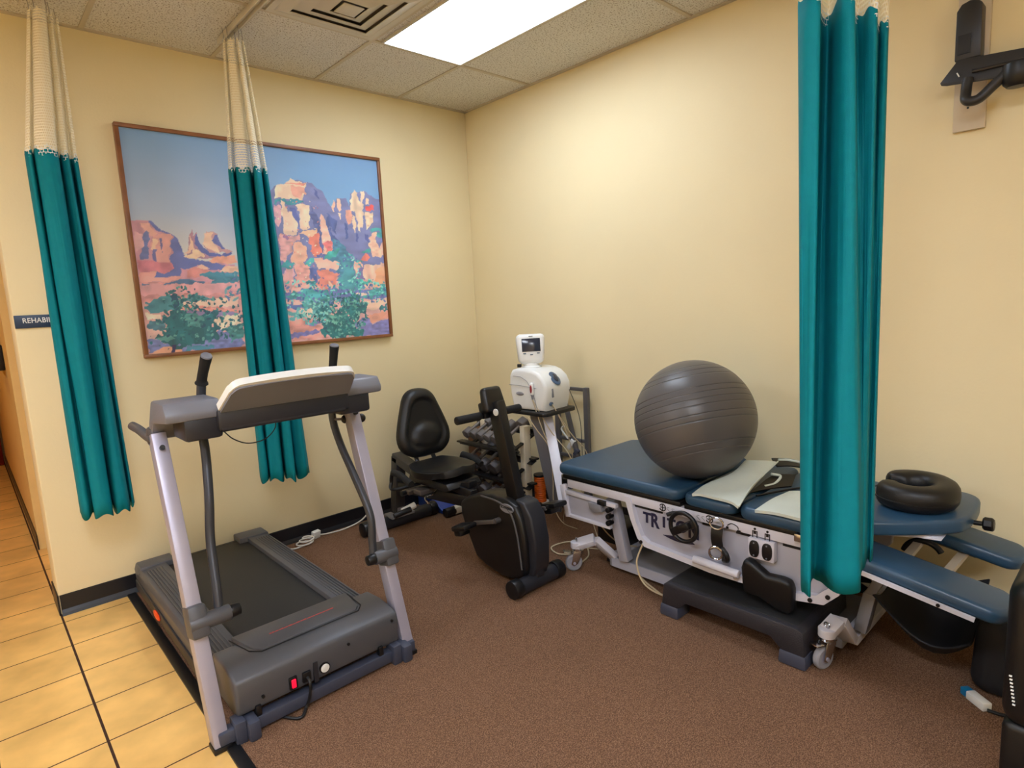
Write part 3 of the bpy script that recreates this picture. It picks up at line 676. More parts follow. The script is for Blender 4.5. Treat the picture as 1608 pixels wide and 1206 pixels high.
# ------------------------------------------------------------------ curtains
def curtain(label, c, rx, top, bot, ztop, zteal, zhem, nettop, seed, hemvar=.012):
    """c = centre xy, rx = unit right vector; top/bot = plan lists (a along right, b away)"""
    rx = V((rx[0], rx[1], 0)).normalized(); dx = V((-rx.y, rx.x, 0))
    n_ = 7
    def plan(pts): return [V((c[0], c[1], 0))+rx*p.x+dx*p.y for p in cat_rom([(a, b, 0) for a, b in pts], n_)]
    Pn, Pt, Pb = plan(nettop), plan(top), plan(bot)
    t = thing('privacy_curtain', label, 'curtain', (c[0], c[1], zhem))
    rr = random.Random(seed)
    ph = [rr.uniform(-1, 1) for _ in Pt]
    L_ = [0.0]
    for a, b in zip(Pt, Pt[1:]): L_.append(L_[-1]+(b-a).length*1.15)
    def zt(i): return zteal + .006*math.sin(i*.5)
    def surf(P0, P1, z0f, z1f, rows, name, m, lab, th=0, wob=0):
        bm = bmesh.new(); uvl = bm.loops.layers.uv.new('UVMap')
        G = []
        for r in range(rows+1):
            k = r/rows; row = []
            for i in range(len(P0)):
                p = P0[i].lerp(P1[i], k)
                z = z0f(i)*(1-k)+z1f(i)*k
                wv = wob*math.sin(k*7+ph[i]*.6+i*.35)*math.sin(k*math.pi)
                p = p + dx*wv + rx*wv*.5
                row.append((bm.verts.new((p.x-c[0], p.y-c[1], z-zhem)), L_[i], z))
            G.append(row)
        for r in range(rows):
            for i in range(len(P0)-1):
                q = (G[r][i], G[r][i+1], G[r+1][i+1], G[r+1][i])
                f = bm.faces.new([a[0] for a in q])
                for l, a in zip(f.loops, q): l[uvl].uv = (a[1], a[2])
        me = bpy.data.meshes.new(name); bm.to_mesh(me); bm.free(); me.materials.append(m)
        for p in me.polygons: p.use_smooth = True
        o = bpy.data.objects.new(name, me); COL.objects.link(o); o.parent = t; o['label'] = lab
        if th:
            md = o.modifiers.new('s', 'SOLIDIFY'); md.thickness = th
        return o
    hem = lambda i: zhem + hemvar*math.sin(i*.37+seed)
    surf(Pt, Pb, zt, hem, 26, 'cloth_panel', M_teal, 'teal pleated cloth', th=.0015, wob=.006)
    surf(Pn, Pt, lambda i: ztop-.012*abs(math.sin(i*math.pi/n_)), lambda i: zt(i)+.0, 10, 'net_panel', M_net, 'cream open net top')
    surf([p+(q-p)*.0 for p, q in zip(Pt, Pt)], Pt, lambda i: zt(i)+.016, lambda i: zt(i)-.022, 2, 'honeycomb_trim', M_comb, 'white honeycomb edge').location = (0, -.003, 0)
    # seam line just under hem
    for i in range(n_, len(Pn), n_*3):
        p = Pn[i]; MB().tube([(p.x, p.y, ztop-.02), (p.x+.004, p.y, ztop+.01), (p.x, p.y, H-.03)], .0022, 6).build('hook', M_chrome, t)
    hm = MB(); hp = [(p.x, p.y, zhem+.03+hemvar*math.sin(i*.37+seed)) for i, p in enumerate(Pb)]
    return t
nt = [(0, 0), (.02, .1), (.03, 0), (.045, .11), (.055, .01), (.07, .12), (.08, .02), (.095, .1), (.11, .04)]
# left one
f1 = [(0, .1), (.004, .02), (.02, -.0), (.028, .06), (.036, -.01), (.06, -.045), (.085, -.05), (.112, -.03), (.115, .05), (.125, .09), (.13, .03), (.15, .02), (.158, .08), (.17, .13), (.175, .07), (.19, .08)]
b1 = [(0, .08), (.006, .01), (.03, -.01), (.05, .04), (.055, -.02), (.09, -.05), (.12, -.03), (.125, .05), (.13, .10), (.14, -.02), (.17, -.03), (.19, -.01), (.2, .05), (.205, .1), (.212, .04), (.22, .06)]
curtain('teal hospital curtain at far left, hanging beside the wall end and its sign', (-2.76, -.36), (1, -.08), f1, b1, 2.86, 2.24, .575, [(a*.58+.085, b*.6+.06) for a, b in f1], 1)
f2 = [(0, .08), (.005, .01), (.02, -.01), (.03, .07), (.04, -.01), (.07, -.03), (.1, -.02), (.11, .08), (.118, .1), (.122, -.04), (.14, -.06), (.155, -.02), (.162, .07), (.17, .0), (.185, -.01), (.19, .05)]
b2 = [(-.01, .06), (.0, -.01), (.03, -.02), (.036, .06), (.045, -.01), (.075, -.025), (.108, -.03), (.114, .07), (.118, .08), (.13, -.03), (.155, -.08), (.17, -.07), (.175, .04), (.185, -.02), (.23, -.04), (.25, .03)]
curtain('teal hospital curtain in the middle, hanging in front of the desert painting', (-1.945, -.43), (1, -.35), f2, b2, 2.85, 2.235, .57, [(a*.52+.04, b*.6-.05) for a, b in f2], 2)
f3 = [(-0.003, 0.03), (-0.013, -0.0), (-0.004, -0.03), (0.021, -0.04), (0.051, 0.03), (0.098, 0.1), (0.122, 0.11), (0.097, 0.03), (0.093, -0.02), (0.114, -0.03), (0.154, 0.05), (0.203, 0.12), (0.21, 0.1), (0.211, 0.07), (0.226, 0.06), (0.259, 0.12), (0.302, 0.18), (0.301, 0.16), (0.308, 0.15), (0.336, 0.19), (0.352, 0.22)]
b3 = [(0.039, 0.04), (0.024, 0), (0.023, -0.02), (0.033, -0.03), (0.062, 0.03), (0.096, 0.08), (0.106, 0.06), (0.106, 0.01), (0.129, -0.02), (0.177, -0.03), (0.209, 0.02), (0.233, 0.06), (0.258, 0.1), (0.271, 0.12), (0.285, 0.13), (0.312, 0.17), (0.327, 0.19), (0.334, 0.19), (0.334, 0.18), (0.346, 0.19), (0.362, 0.22)]
curtain('teal hospital curtain at right, nearest of the three, hanging before the treatment table', (-1.312, -3.045), (.7, -.66), f3, b3, 2.82, 2.245, .575, [(a*.7+.06, b*.6) for a, b in f3], 3, hemvar=.004)
def track(p0, p1, label):
    d = (V(p1)-V(p0)).normalized(); s_ = V((-d.y, d.x, 0))
    t = thing('curtain_track', label, 'curtain track', (V(p0)+V(p1))/2-V((0, 0, .03)))
    MB().beam(p0+V((0, 0, -.004)), p1+V((0, 0, -.004)), .036, .008, up=s_).build('track_top', M_vent, t, smooth=False)
    b = MB(); b.beam(p0+s_*.015+V((0, 0, -.018)), p1+s_*.015+V((0, 0, -.018)), .006, .022, up=s_); b.beam(p0-s_*.015+V((0, 0, -.018)), p1-s_*.015+V((0, 0, -.018)), .006, .022, up=s_)
    b.build('track_rail', M_vent, t, smooth=False)
track(V((-1.86, -7, H-.006)), V((-1.86, -.28, H-.006)), 'white ceiling curtain track above the middle teal curtain')
track(V((-2.7, -7, H-.006)), V((-2.7, -.2, H-.006)), 'white ceiling curtain track above the far left teal curtain')
track(V((-1.6, -2.95, H-.006)), V((-.3, -3.25, H-.006)), 'white ceiling curtain track above the nearest teal curtain')
# ------------------------------------------------------------------ treadmill
def treadmill():
    t = thing('treadmill', 'grey treadmill with silver uprights and two swing arm handles, left of the room', 'treadmill', (-2.2, -.85, 0))
    # deck rails
    for sx, (xo, xi) in ((-1, (-2.545, -2.415)), (1, (-1.862, -1.99))):
        b = MB()
        lo, hi = min(xo, xi), max(xo, xi)
        b.prism([(xo, .07), (xo, .165), (xo+(.012 if sx < 0 else -.012), .19), (xi, .198), (xi, .10), (xi-(.02 if sx < 0 else -.02), .07)], 'y', -.15, -1.40, bev=.004)
        for k in range(6):
            x = lo+.03+k*.014
            b.bx(x, x+.005, -1.36, -.26, .192, .1985)
        b.build('side_rail', M_tmgrey, t)
        c = MB(); c.prism([(xo-.006*-sx*-1, .06), (xo, .17), (xo+(.01 if sx < 0 else -.01), .203), (xi+(.045 if sx < 0 else -.045), .205), (xi+(.045 if sx < 0 else -.045), .165), (xi, .07)], 'y', -.10, -.215, bev=.008)
        c.build('rear_end_cap', M_tmgrey, t)
    MB().bx(-2.415, -1.99, -.13, -1.40, .158, .176, bev=.004).build('belt', M_belt, t)
    MB().bx(-2.50, -1.90, -.16, -1.42, .085, .157).build('deck_frame', M_tmdark, t)
    MB().cyl((-2.41, -.155, .145), (-1.995, -.155, .145), .032).build('rear_roller', M_black, t)
    for x in (-2.50, -1.9): MB().bx(x-.025, x+.025, -.24, -.17, .0, .087, bev=.006).build('rear_foot', M_black, t)
    # side skirt lower step
    for x0, x1 in ((-2.553, -2.54), (-1.868, -1.856)):
        MB().prism([(-.14, .075), (-1.40, .06), (-1.40, .115), (-.14, .125)], 'x', x0, x1, bev=.003).build('side_skirt', M_tmdark, t)
    MB().ell((-2.556, -.60, .095), (.008, .058, .02)).build('orange_badge', M_orange, t, label='orange oval badge')
    # motor hood
    h = MB()
    prof = [(-1.37, .07), (-1.37, .20), (-1.395, .228), (-1.50, .236), (-1.60, .228), (-1.637, .213), (-1.642, .165), (-1.632, .085), (-1.60, .07)]
    h.prism(prof, 'x', -2.53, -1.868, bev=.012, seg=3)
    mh = h.build('motor_hood', M_tmgrey, t, label='dark grey motor hood')
    MB().prism([(-2.447, -1.352), (-1.958, -1.352), (-1.975, -1.50), (-2.0, -1.528), (-2.39, -1.528), (-2.415, -1.50)], 'z', .20, .2405, bev=.006).build('hood_panel', M_tmgrey2 if False else M_tmgrey, t)
    MB().bx(-2.41, -2.0, -1.353, -1.33, .175, .20, bev=.003).build('belt_guard', M_tmdark, t)
    b = MB(); b.tube([(-2.455, -1.352, .2295), (-2.43, -1.505, .238), (-2.395, -1.54, .2375), (-1.995, -1.54, .2375), (-1.965, -1.505, .238), (-1.95, -1.352, .2295)], .0022, 6); b.build('panel_groove', M_darkgap, mh)
    # unreadable red line of print
    r = random.Random(4); b = MB(); x = -2.33
    while x < -2.06:
        w_ = r.uniform(.006, .016); b.bx(x, x+w_, -1.447, -1.441-r.uniform(-.002, .002), .2402, .2414); x += w_+r.uniform(.001, .004)
    b.build('red_print', M_redtext, mh, smooth=False, label='line of small red print')
    # front details
    MB().bx(-2.345, -2.315, -1.648, -1.638, .10, .148, bev=.002).build('switch_bezel', M_black, mh)
    MB().bx(-2.338, -2.322, -1.654, -1.646, .108, .14, bev=.002).build('power_switch', M_red, mh, label='red lit rocker switch')
    MB().bx(-2.295, -2.262, -1.65, -1.638, .105, .145, bev=.004).build('power_socket', M_black, mh)
    MB().bx(-2.25, -2.232, -1.6455, -1.638, .085, .165).build('vent_slot', M_tmdark, mh)
    MB().cyl((-2.205, -1.635, .125), (-2.205, -1.6465, .125), .021).build('dial_ring', M_black, mh)
    MB().cyl((-2.205, -1.64, .125), (-2.205, -1.649, .125), .017, bev=.002).build('round_label', M_white, mh, label='round white cap')
    for x, z in ((-2.44, .125), (-2.10, .175), (-1.90, .19)): MB().cyl((x, -1.635, z), (x, -1.645, z), .006, seg=12).build('screw', M_black, mh)
    # floor crossbar
    MB().bx(-2.60, -1.80, -1.65, -1.60, .014, .062, bev=.006).build('floor_crossbar', M_steelgrey if False else M_stepfoot, t)
    for x in (-2.50, -1.865):
        b = MB(); b.bx(x-.05, x-.012, -1.665, -1.60, .0, .085, bev=.005); b.bx(x-.012, x+.03, -1.685, -1.60, .0, .075, bev=.01); b.build('floor_bracket', M_stepfoot, t)
    for x in (-2.46, -1.96):
        b = MB(); b.bx(x-.01, x+.01, -1.645, -1.615, .05, .10, bev=.003); b.build('lift_link', M_black, t)
    # power cord down
    MB().tube(cat_rom([(-2.278, -1.65, .125), (-2.28, -1.675, .11), (-2.285, -1.672, .06), (-2.30, -1.665, .02), (-2.34, -1.69, .009), (-2.40, -1.60, .009)]), .006, 8).build('power_cord', M_blackcable, t)
    # uprights
    for x in (-2.592, -1.825):
        b = MB(); b.beam((x, -1.62, 0.005), (x, -1.285, 1.075), .05, .062, up=(1, 0, 0), bev=.004); b.build('upright', M_silver, t, label='silver slanted upright')
        MB().cyl((x, -1.335, 1.03), (x, -1.348, 1.035), .009, seg=12).build('bolt', M_black, t)
        MB().bx(x-.03, x+.03, -1.655, -1.59, 0, .02, bev=.004).build('foot_cap', M_black, t)
    # pivot clamps
    for x0, x1, xs in ((-2.592, -2.485, -1), (-1.822, -1.895, 1)):
        b = MB(); s_ = 1 if x1 > x0 else -1
        b.cyl((x0-.03*s_, -1.53, .43), (x1, -1.53, .43), .029, bev=.003)
        ps = b.build('pivot_sleeve', M_tmgrey, t)
        b = MB(); b.cyl((x1, -1.53, .43), (x1+.035*s_, -1.53, .43), .025, .021, bev=.003); b.build('pivot_end_cap', M_black, ps)
        b = MB(); b.beam((x0, -1.525, .375), (x0, -1.492, .485), .062, .088, bev=.012); b.build('pivot_block', M_tmgrey, t)
    # swing arms
    arms = [[(-2.52, -1.52, .43), (-2.51, -1.49, .52), (-2.495, -1.427, .673), (-2.475, -1.40, .82), (-2.455, -1.35, .97), (-2.45, -1.325, 1.06), (-2.445, -1.33, 1.16), (-2.438, -1.345, 1.25)],
            [(-1.895, -1.52, .43), (-1.888, -1.51, .50), (-1.88, -1.493, .62), (-1.88, -1.37, .78), (-1.88, -1.28, .89), (-1.88, -1.225, 1.0), (-1.88, -1.235, 1.12), (-1.88, -1.262, 1.22)]]
    tips = [((-2.438, -1.345, 1.245), (-2.436, -1.36, 1.275), (-2.43, -1.415, 1.348)), ((-1.88, -1.262, 1.215), (-1.88, -1.275, 1.25), (-1.88, -1.305, 1.335))]
    for a, g_ in zip(arms, tips):
        o = MB().tube(cat_rom(a), .0165, 14).build('swing_arm', M_tube, t)
        p = cat_rom(g_, 6); n = len(p)
        fg = MB().tube(p, .02, 16, rs=[.0175+.003*(abs(i/(n-1)-.5)*2)**2+(.003 if i < 2 else 0) for i in range(n)]).build('foam_grip', M_foam, t)
        d = (p[-1]-p[-2]).normalized()
        MB().cyl(p[-1], p[-1]+d*.006, .0205, .018, bev=.002).build('grip_cap', M_tmgrey2, fg)
    b = MB(); b.cyl((-1.88, -1.235, 1.0), (-1.825, -1.29, 1.0), .006, seg=12); b.build('link_rod', M_steel, t)
    b = MB(); b.ell((-1.845, -1.275, 1.0), (.018, .018, .02)); b.ell((-1.785, -1.315, 1.0), (.018, .018, .02)); b.build('link_knob', M_black, t)
    # console: cross beam, pods, tray
    MB().bx(-2.45, -1.95, -1.535, -1.40, 1.09, 1.165, bev=.008).build('console_beam', M_tmdark, t)
    MB().tube([(-2.44, -1.525, 1.095), (-1.97, -1.525, 1.095)], .011, 10).build('beam_rail', M_tmdark, t)
    for x0, x1 in ((-2.61, -2.43), (-1.985, -1.79)):
        b = MB()
        b.prism([(-1.525, 1.165), (-1.50, 1.205), (-1.34, 1.205), (-1.27, 1.12), (-1.24, 1.06), (-1.28, 1.05), (-1.33, 1.12), (-1.52, 1.14)], 'x', x0, x1, bev=.008)
        b.build('console_pod', M_tmgrey2, t, label='lighter grey console end pod')
        xi0, xi1 = (x0+.055, x1) if x0 < -2.3 else (x0, x1-.055)
        MB().bx(xi0, xi1, -1.515, -1.36, 1.065, 1.15, bev=.012).build('pod_box', M_tmdark, t)
    for sx, x in ((-1, -2.605), (1, -1.80)):
        b = MB(); b.tube(cat_rom([(x+sx*-.0, -1.29, 1.06), (x, -1.22, 1.055), (x+sx*.012, -1.14, 1.075), (x+sx*.022, -1.07, 1.085)]), .017, 12); b.build('side_handle', M_tmgrey, t)
    # tray : loft of cross sections, thin white upper rim and grey back
    def face(x, k):   # k 0 bottom .. 1 top of the slanted back
        return V((x, -1.545-.11*k, 1.163+.088*k+.010*(1-((x+2.197)/.24)**2)*k))
    def trapez(m0, k0, k1, rr):   # rounded upper corners, wider at the bottom
        pts = []
        xl = lambda k: -2.447+.02*k+m0; xr = lambda k: -1.947-.02*k-m0
        pts += [(xl(k0), k0), (xl(k1-rr/.14), k1-rr/.14)]
        for q in range(1, 6): a = math.pi-q/6*math.pi/2; pts.append((xl(k1)+rr+rr*math.cos(a), k1-rr/.14+rr/.14*math.sin(a)))
        for q in range(13): pts.append((xl(k1)+rr+(xr(k1)-xl(k1)-2*rr)*q/12, k1))
        for q in range(1, 6): a = math.pi/2-q/6*math.pi/2; pts.append((xr(k1)-rr+rr*math.cos(a), k1-rr/.14+rr/.14*math.sin(a)))
        pts += [(xr(k1-rr/.14), k1-rr/.14), (xr(k0), k0)]
        return pts
    def slab(pts, d0, d1, sink=0):
        b = MB(); nrm = V((0, -.088, -.11)).normalized()*-1
        A = [b.bm.verts.new(face(x, k)+nrm*d0) for x, k in pts]; Bq = [b.bm.verts.new(face(x, k)+nrm*d1) for x, k in pts]
        b.bm.faces.new(A); b.bm.faces.new(Bq[::-1]); n = len(pts)
        for i in range(n): b.bm.faces.new((A[i], Bq[i], Bq[(i+1) % n], A[(i+1) % n]))
        bmesh.ops.recalc_face_normals(b.bm, faces=b.bm.faces); return b
    slab(trapez(.006, -.05, .93, .03), -.004, .012).build('console_back', M_tmgrey2, t)
    slab(trapez(0, -.02, 1.0, .035), .004, .03).build('console_top_shell', M_white, t, label='white console top shell')
    MB().prism([(-1.52, 1.165), (-1.52, 1.195), (-1.26, 1.165), (-1.25, 1.14), (-1.28, 1.12), (-1.42, 1.12)], 'x', -2.43, -1.965, bev=.006).build('console_tray', M_tmdark, t)
    MB().bx(-2.617, -2.565, -1.30, -1.225, 1.025, 1.10, bev=.015).build('upright_bracket', M_tmgrey, t)
    MB().bx(-1.853, -1.80, -1.30, -1.225, 1.025, 1.10, bev=.015).build('upright_bracket', M_tmgrey, t)
    MB().tube(cat_rom([(-2.43, -1.51, 1.085), (-2.40, -1.515, 1.05), (-2.35, -1.515, 1.025), (-2.29, -1.515, 1.03), (-2.25, -1.51, 1.06), (-2.24, -1.50, 1.09)]), .0022, 6).build('console_wire', M_blackcable, t)
treadmill()
# white cord + outlet on the floor by the wall
t = thing('extension_cord', 'white extension cord coiled on carpet beside the treadmill, running along the wall', 'cord', (-1.5, -.06, .003))
pts = []
for i in range(34):
    a = i/13*2*math.pi; R = .055-.0006*i
    pts.append((-1.62+R*math.cos(a)+.001*i, -.105+R*.9*math.sin(a), .008+.0012*i))
MB().tube(cat_rom([(-1.72, -.10, .008), (-1.68, -.13, .008)]+pts+[(-1.54, -.08, .03), (-1.52, -.055, .02)], 3), .005, 8).build('coil', M_cablew, t)
MB().tube(cat_rom([(-1.50, -.05, .02), (-1.42, -.055, .009), (-1.3, -.06, .009), (-1.18, -.055, .03), (-1.10, -.04, .08), (-1.075, -.03, .11)]), .005, 8).build('lead', M_cablew, t)
MB().box((-1.515, -.055, .03), (.055, .03, .05), rot=(.2, 0, .25), bev=.004).build('outlet_block', M_white, t)
# ------------------------------------------------------------------ recumbent exercise bike
def bike():
    t = thing('exercise_bike', 'black recumbent exercise bike with a padded seat between treadmill and dumbbell rack', 'exercise bike', (-1.02, -.95, 0))
    for y, x0, x1, r_ in ((-1.62, -1.205, -.845, .045), (-.285, -1.30, -.72, .047)):
        sb = MB().cyl((x0+.04, y, r_), (x1-.04, y, r_), r_*.93, seg=28).build('stabilizer', M_tube if False else M_tmdark, t)
        for a, b_ in ((x0, x0+.055), (x1, x1-.055)):
            MB().cyl((a, y, r_+.003), (b_, y, r_+.003), r_+.003, seg=28, bev=.006).build('stabilizer_cap', M_black, sb)
    # drive cover
    prof = [(-1.105, .30), (-1.10, .375), (-1.17, .42), (-1.27, .455), (-1.38, .475), (-1.50, .468), (-1.565, .445), (-1.60, .38), (-1.625, .26), (-1.625, .12), (-1.605, .07), (-1.50, .035), (-1.42, .03), (-1.30, .05), (-1.22, .08), (-1.14, .22)]
    dc = MB().prism(prof, 'x', -1.105, -.955, bev=.02, seg=3, ang=60).build('drive_cover', M_black, t)
    b = MB(); p2 = [(-1.53, .475), (-1.60, .462), (-1.645, .40), (-1.672, .27), (-1.665, .13), (-1.64, .075), (-1.60, .075), (-1.60, .30), (-1.57, .42), (-1.54, .45)]
    b.prism(p2, 'x', -1.075, -.965, bev=.014, seg=3); b.build('front_shroud', M_tmdark, t)
    b = MB(); b.tube(cat_rom([(-1.108, -1.30, .452), (-1.108, -1.44, .448), (-1.108, -1.53, .41), (-1.108, -1.575, .30), (-1.108, -1.60, .12)]), .005, 8); b.build('cover_seam', M_tmgrey, dc)
    b = MB(); b.cyl((-1.104, -1.507, .427), (-1.112, -1.507, .427), .05, seg=32)
    for v in b.bm.verts: v.co.z = .427+(v.co.z-.427)*.46
    rz = Matrix.Rotation(0, 3, 'X')
    b.build('oval_badge', M_steelgrey, dc, label='grey oval badge')
    text_mesh('SCHWINN', .021, basis((-1.1125, -1.465, .421), (0, -1, 0), (0, 0, 1)), 'badge_lettering', M_black, dc, extrude=.0006, sx=.86, bold=.0006)
    # white circular cap on mast and mast
    ms = MB().beam((-1.03, -1.50, .45), (-1.03, -1.375, .965), .055, .085, bev=.006).build('mast', M_black, t)
    MB().cyl((-1.055, -1.404, .915), (-1.063, -1.404, .915), .019, bev=.002).build('mast_cap', M_white, ms, label='round white cap')
    # display console faces the rider
    b = MB(); b.box((-1.03, -1.345, .975), (.15, .06, .135), rot=(math.radians(-14), 0, 0), bev=.02, seg=3, taper=(.82, .8)); b.build('display', M_black, t)
    b = MB(); b.box((-1.03, -1.31, .915), (.10, .05, .09), rot=(math.radians(-14), 0, 0), bev=.012); b.build('display_neck', M_black, t)
    # handlebar
    hb_ = MB().tube([(-1.24, -1.31, .89), (-.81, -1.31, .89)], .012, 12).build('handlebar', M_black, t)
    for a, b_ in ((-1.25, -1.09), (-.95, -.80)):
        MB().cyl((a, -1.31, .89), (b_, -1.31, .89), .022, seg=18, bev=.004).build('handlebar_grip', M_foam, hb_)
    # cranks and pedals
    MB().cyl((-1.14, -1.44, .35), (-.92, -1.44, .35), .014, seg=14).build('crank_axle', M_steel, t)
    b = MB(); b.beam((-1.145, -1.44, .35), (-1.15, -1.28, .305), .014, .022, bev=.003); b.build('crank', M_steel, t)
    b = MB(); b.beam((-.92, -1.44, .35), (-.915, -1.60, .395), .014, .022, bev=.003); b.build('crank', M_steel, t)
    for cx, cy, cz, s_ in ((-1.21, -1.265, .298, 1), (-.85, -1.60, .40, -1)):
        b = MB(); b.box((cx, cy, cz), (.095, .11, .028), rot=(-.25, 0, .1*s_), bev=.01); b.box((cx, cy+.02, cz-.03), (.075, .06, .045), rot=(-.25, 0, 0), bev=.012)
        b.cyl((cx+.03*s_, cy, cz), (cx+.065*s_, cy, cz), .008, seg=10)
        b.build('pedal', M_black, t)
    # main beam and rear frame
    MB().beam((-1.02, -1.16, .36), (-1.02, -.30, .29), .06, .07, bev=.006).build('main_beam', M_black, t)
    MB().beam((-1.02, -1.13, .40), (-1.02, -.52, .44), .045, .05, bev=.005).build('seat_rail', M_black, t)
    MB().beam((-1.02, -.27, .06), (-1.02, -.34, .50), .075, .07, bev=.008).build('rear_post', mat('graphite_paint', (50, 50, 54), .4), t)
    MB().beam((-1.02, -.31, .495), (-1.02, -.62, .415), .075, .06, bev=.008).build('rear_top_tube', mat('graphite_paint', (50, 50, 54), .4), t)
    MB().bx(-1.045, -.995, -.318, -.312, .09, .15).build('rating_label', M_steelgrey, t)
    MB().bx(-1.11, -.93, -.35, -.24, .08, .10, bev=.006).build('stabilizer_plate', M_steelgrey, t)
    # pads under the seat: silver rods and adjusters
    b = MB(); b.bx(-1.16, -.98, -.66, -.58, .33, .355, bev=.004); b.bx(-1.16, -1.00, -.79, -.71, .355, .385, bev=.004); b.build('seat_slide', M_steel, t)
    b = MB(); b.cyl((-1.19, -.62, .34), (-1.05, -.62, .34), .016, seg=12); b.cyl((-1.13, -.62, .225), (-1.24, -.60, .205), .018, seg=12); b.build('adjuster_rod', M_black, t)
    b = MB(); b.tube(cat_rom([(-1.08, -.86, .39), (-1.16, -.92, .395), (-1.22, -.93, .39), (-1.24, -.99, .375)]), .006, 8); b.build('adjuster_lever', M_chrome, t)
    b = MB(); b.cyl((-1.06, -.56, .22), (-1.15, -.55, .20), .02, seg=14); b.build('roller', M_cablew, t)
    # seat pad: dished, flared wings
    rows = []
    n = 18; m = 16
    for i in range(n+1):
        u_ = i/n*2-1; row = []
        for j in range(m+1):
            v_ = j/m*2-1
            x = u_*math.sqrt(1-v_*v_/2.2); y = v_*math.sqrt(1-u_*u_/2.2)
            z = .50+.03*abs(u_)**2.5+(.05*max(0, -y)**2)*(1-abs(u_))*.6+.012*abs(y)-.02*(abs(u_)**6)
            row.append((-1.0+x*.19, -.805+y*.205, z))
        rows.append(row)
    b = MB(); b.sheet(rows, th=.0)
    b.build('seat', M_blkvinyl, t)
    ob = bpy.data.objects['seat']; md = ob.modifiers.new('s', 'SOLIDIFY'); md.thickness = .042; md.offset = -1; md2 = ob.modifiers.new('b', 'BEVEL'); md2.width = .022; md2.segments = 3; md2.angle_limit = .6
    b = MB(); b.prism([(-.60, .405), (-.62, .455), (-1.0, .455), (-1.03, .425), (-.98, .405)], 'x', -1.12, -.88, bev=.006); b.build('seat_base', M_black, t)
    # side handles: loops beside the seat
    for sx in (-1, 1):
        x = -1.0+sx*.265
        b = MB(); b.tube(cat_rom([(-1.0+sx*.10, -.70, .40), (x, -.66, .395), (x, -.64, .44), (x, -.67, .505), (x, -.76, .50), (x, -.84, .475)]), .011, 10); b.build('side_handle', M_black, t)
        b = MB(); b.tube(cat_rom([(x, -.67, .503), (x, -.75, .50), (x, -.86, .468)]), .02, 12); b.build('side_handle_grip', M_foam, t)
    # backrest: egg shaped pad, tilted back
    cx, cz = -.955, .745
    half = [(0, .215), (.06, .206), (.108, .168), (.142, .09), (.178, -.01), (.195, -.085), (.178, -.155), (.118, -.203), (.05, -.213)]
    op = cat_rom([(x, z, 0) for x, z in half]+[(0, -.214, 0)]+[(-x, z, 0) for x, z in half[:0:-1]], 3, closed=True)
    def outline(a):
        q = op[int(round(a/(2*math.pi)*len(op))) % len(op)]; return (q.x, q.y)
    def pad(sc, y0, y1, dome, yoff):
        b = MB(); nn = len(op); rings = []
        specs = [(0, -.004)]+[(q_, -.004-.006*q_) for q_ in (.07, .14, .21, .28, .35, .42, .49, .56, .62, .68)]+[(.74, -.018), (.80, -.022), (.93, -.012), (1.0, .008), (1.0, y0-.01), (.94, y0), (.5, y0), (0, y0)]
        for k, y in specs:
            rg = []
            for i in range(nn if k > 0 else 1):
                a = i/nn*2*math.pi; ox, oz = outline(a)
                yy = y-.28*(0)
                X, Z_ = ox*k*sc, oz*k*sc
                Y = y - (.03*math.exp(-((X/.10)**2+((Z_+.085)/.075)**2)**3) if y < .02 else 0)
                rg.append(b.bm.verts.new((cx+X, -.57+Y+Z_*.16, cz+Z_)))
            rings.append(rg)
        for A, Bq in zip(rings, rings[1:]):
            for i in range(nn):
                j = (i+1) % nn
                if len(A) == 1: b.bm.faces.new((A[0], Bq[i], Bq[j]))
                elif len(Bq) == 1: b.bm.faces.new((A[i], Bq[0], A[j]))
                else: b.bm.faces.new((A[i], Bq[i], Bq[j], A[j]))
        return b
    pad(1.0, .05, 0.0, -.008, 0).build('backrest', M_blkvinyl, t, ang=50)
    for sx in (-.06, .07):
        MB().tube(cat_rom([(cx+sx, -.545, .60), (cx+sx, -.545, .52), (cx+sx, -.60, .46), (cx+sx, -.68, .44)]), .014, 10).build('backrest_tube', M_tube, t)
    # mast boot & small label
    b = MB(); b.prism([(-1.02, .45), (-1.10, .47), (-1.10, .43), (-1.02, .41)], 'x', -1.03, -.97, bev=.004); b.build('front_bracket', M_black, t)
    b = MB(); b.bx(-1.05, -1.0, -1.655, -1.60, .07, .20, bev=.005); b.build('shroud_foot', M_tmdark, t)
bike()
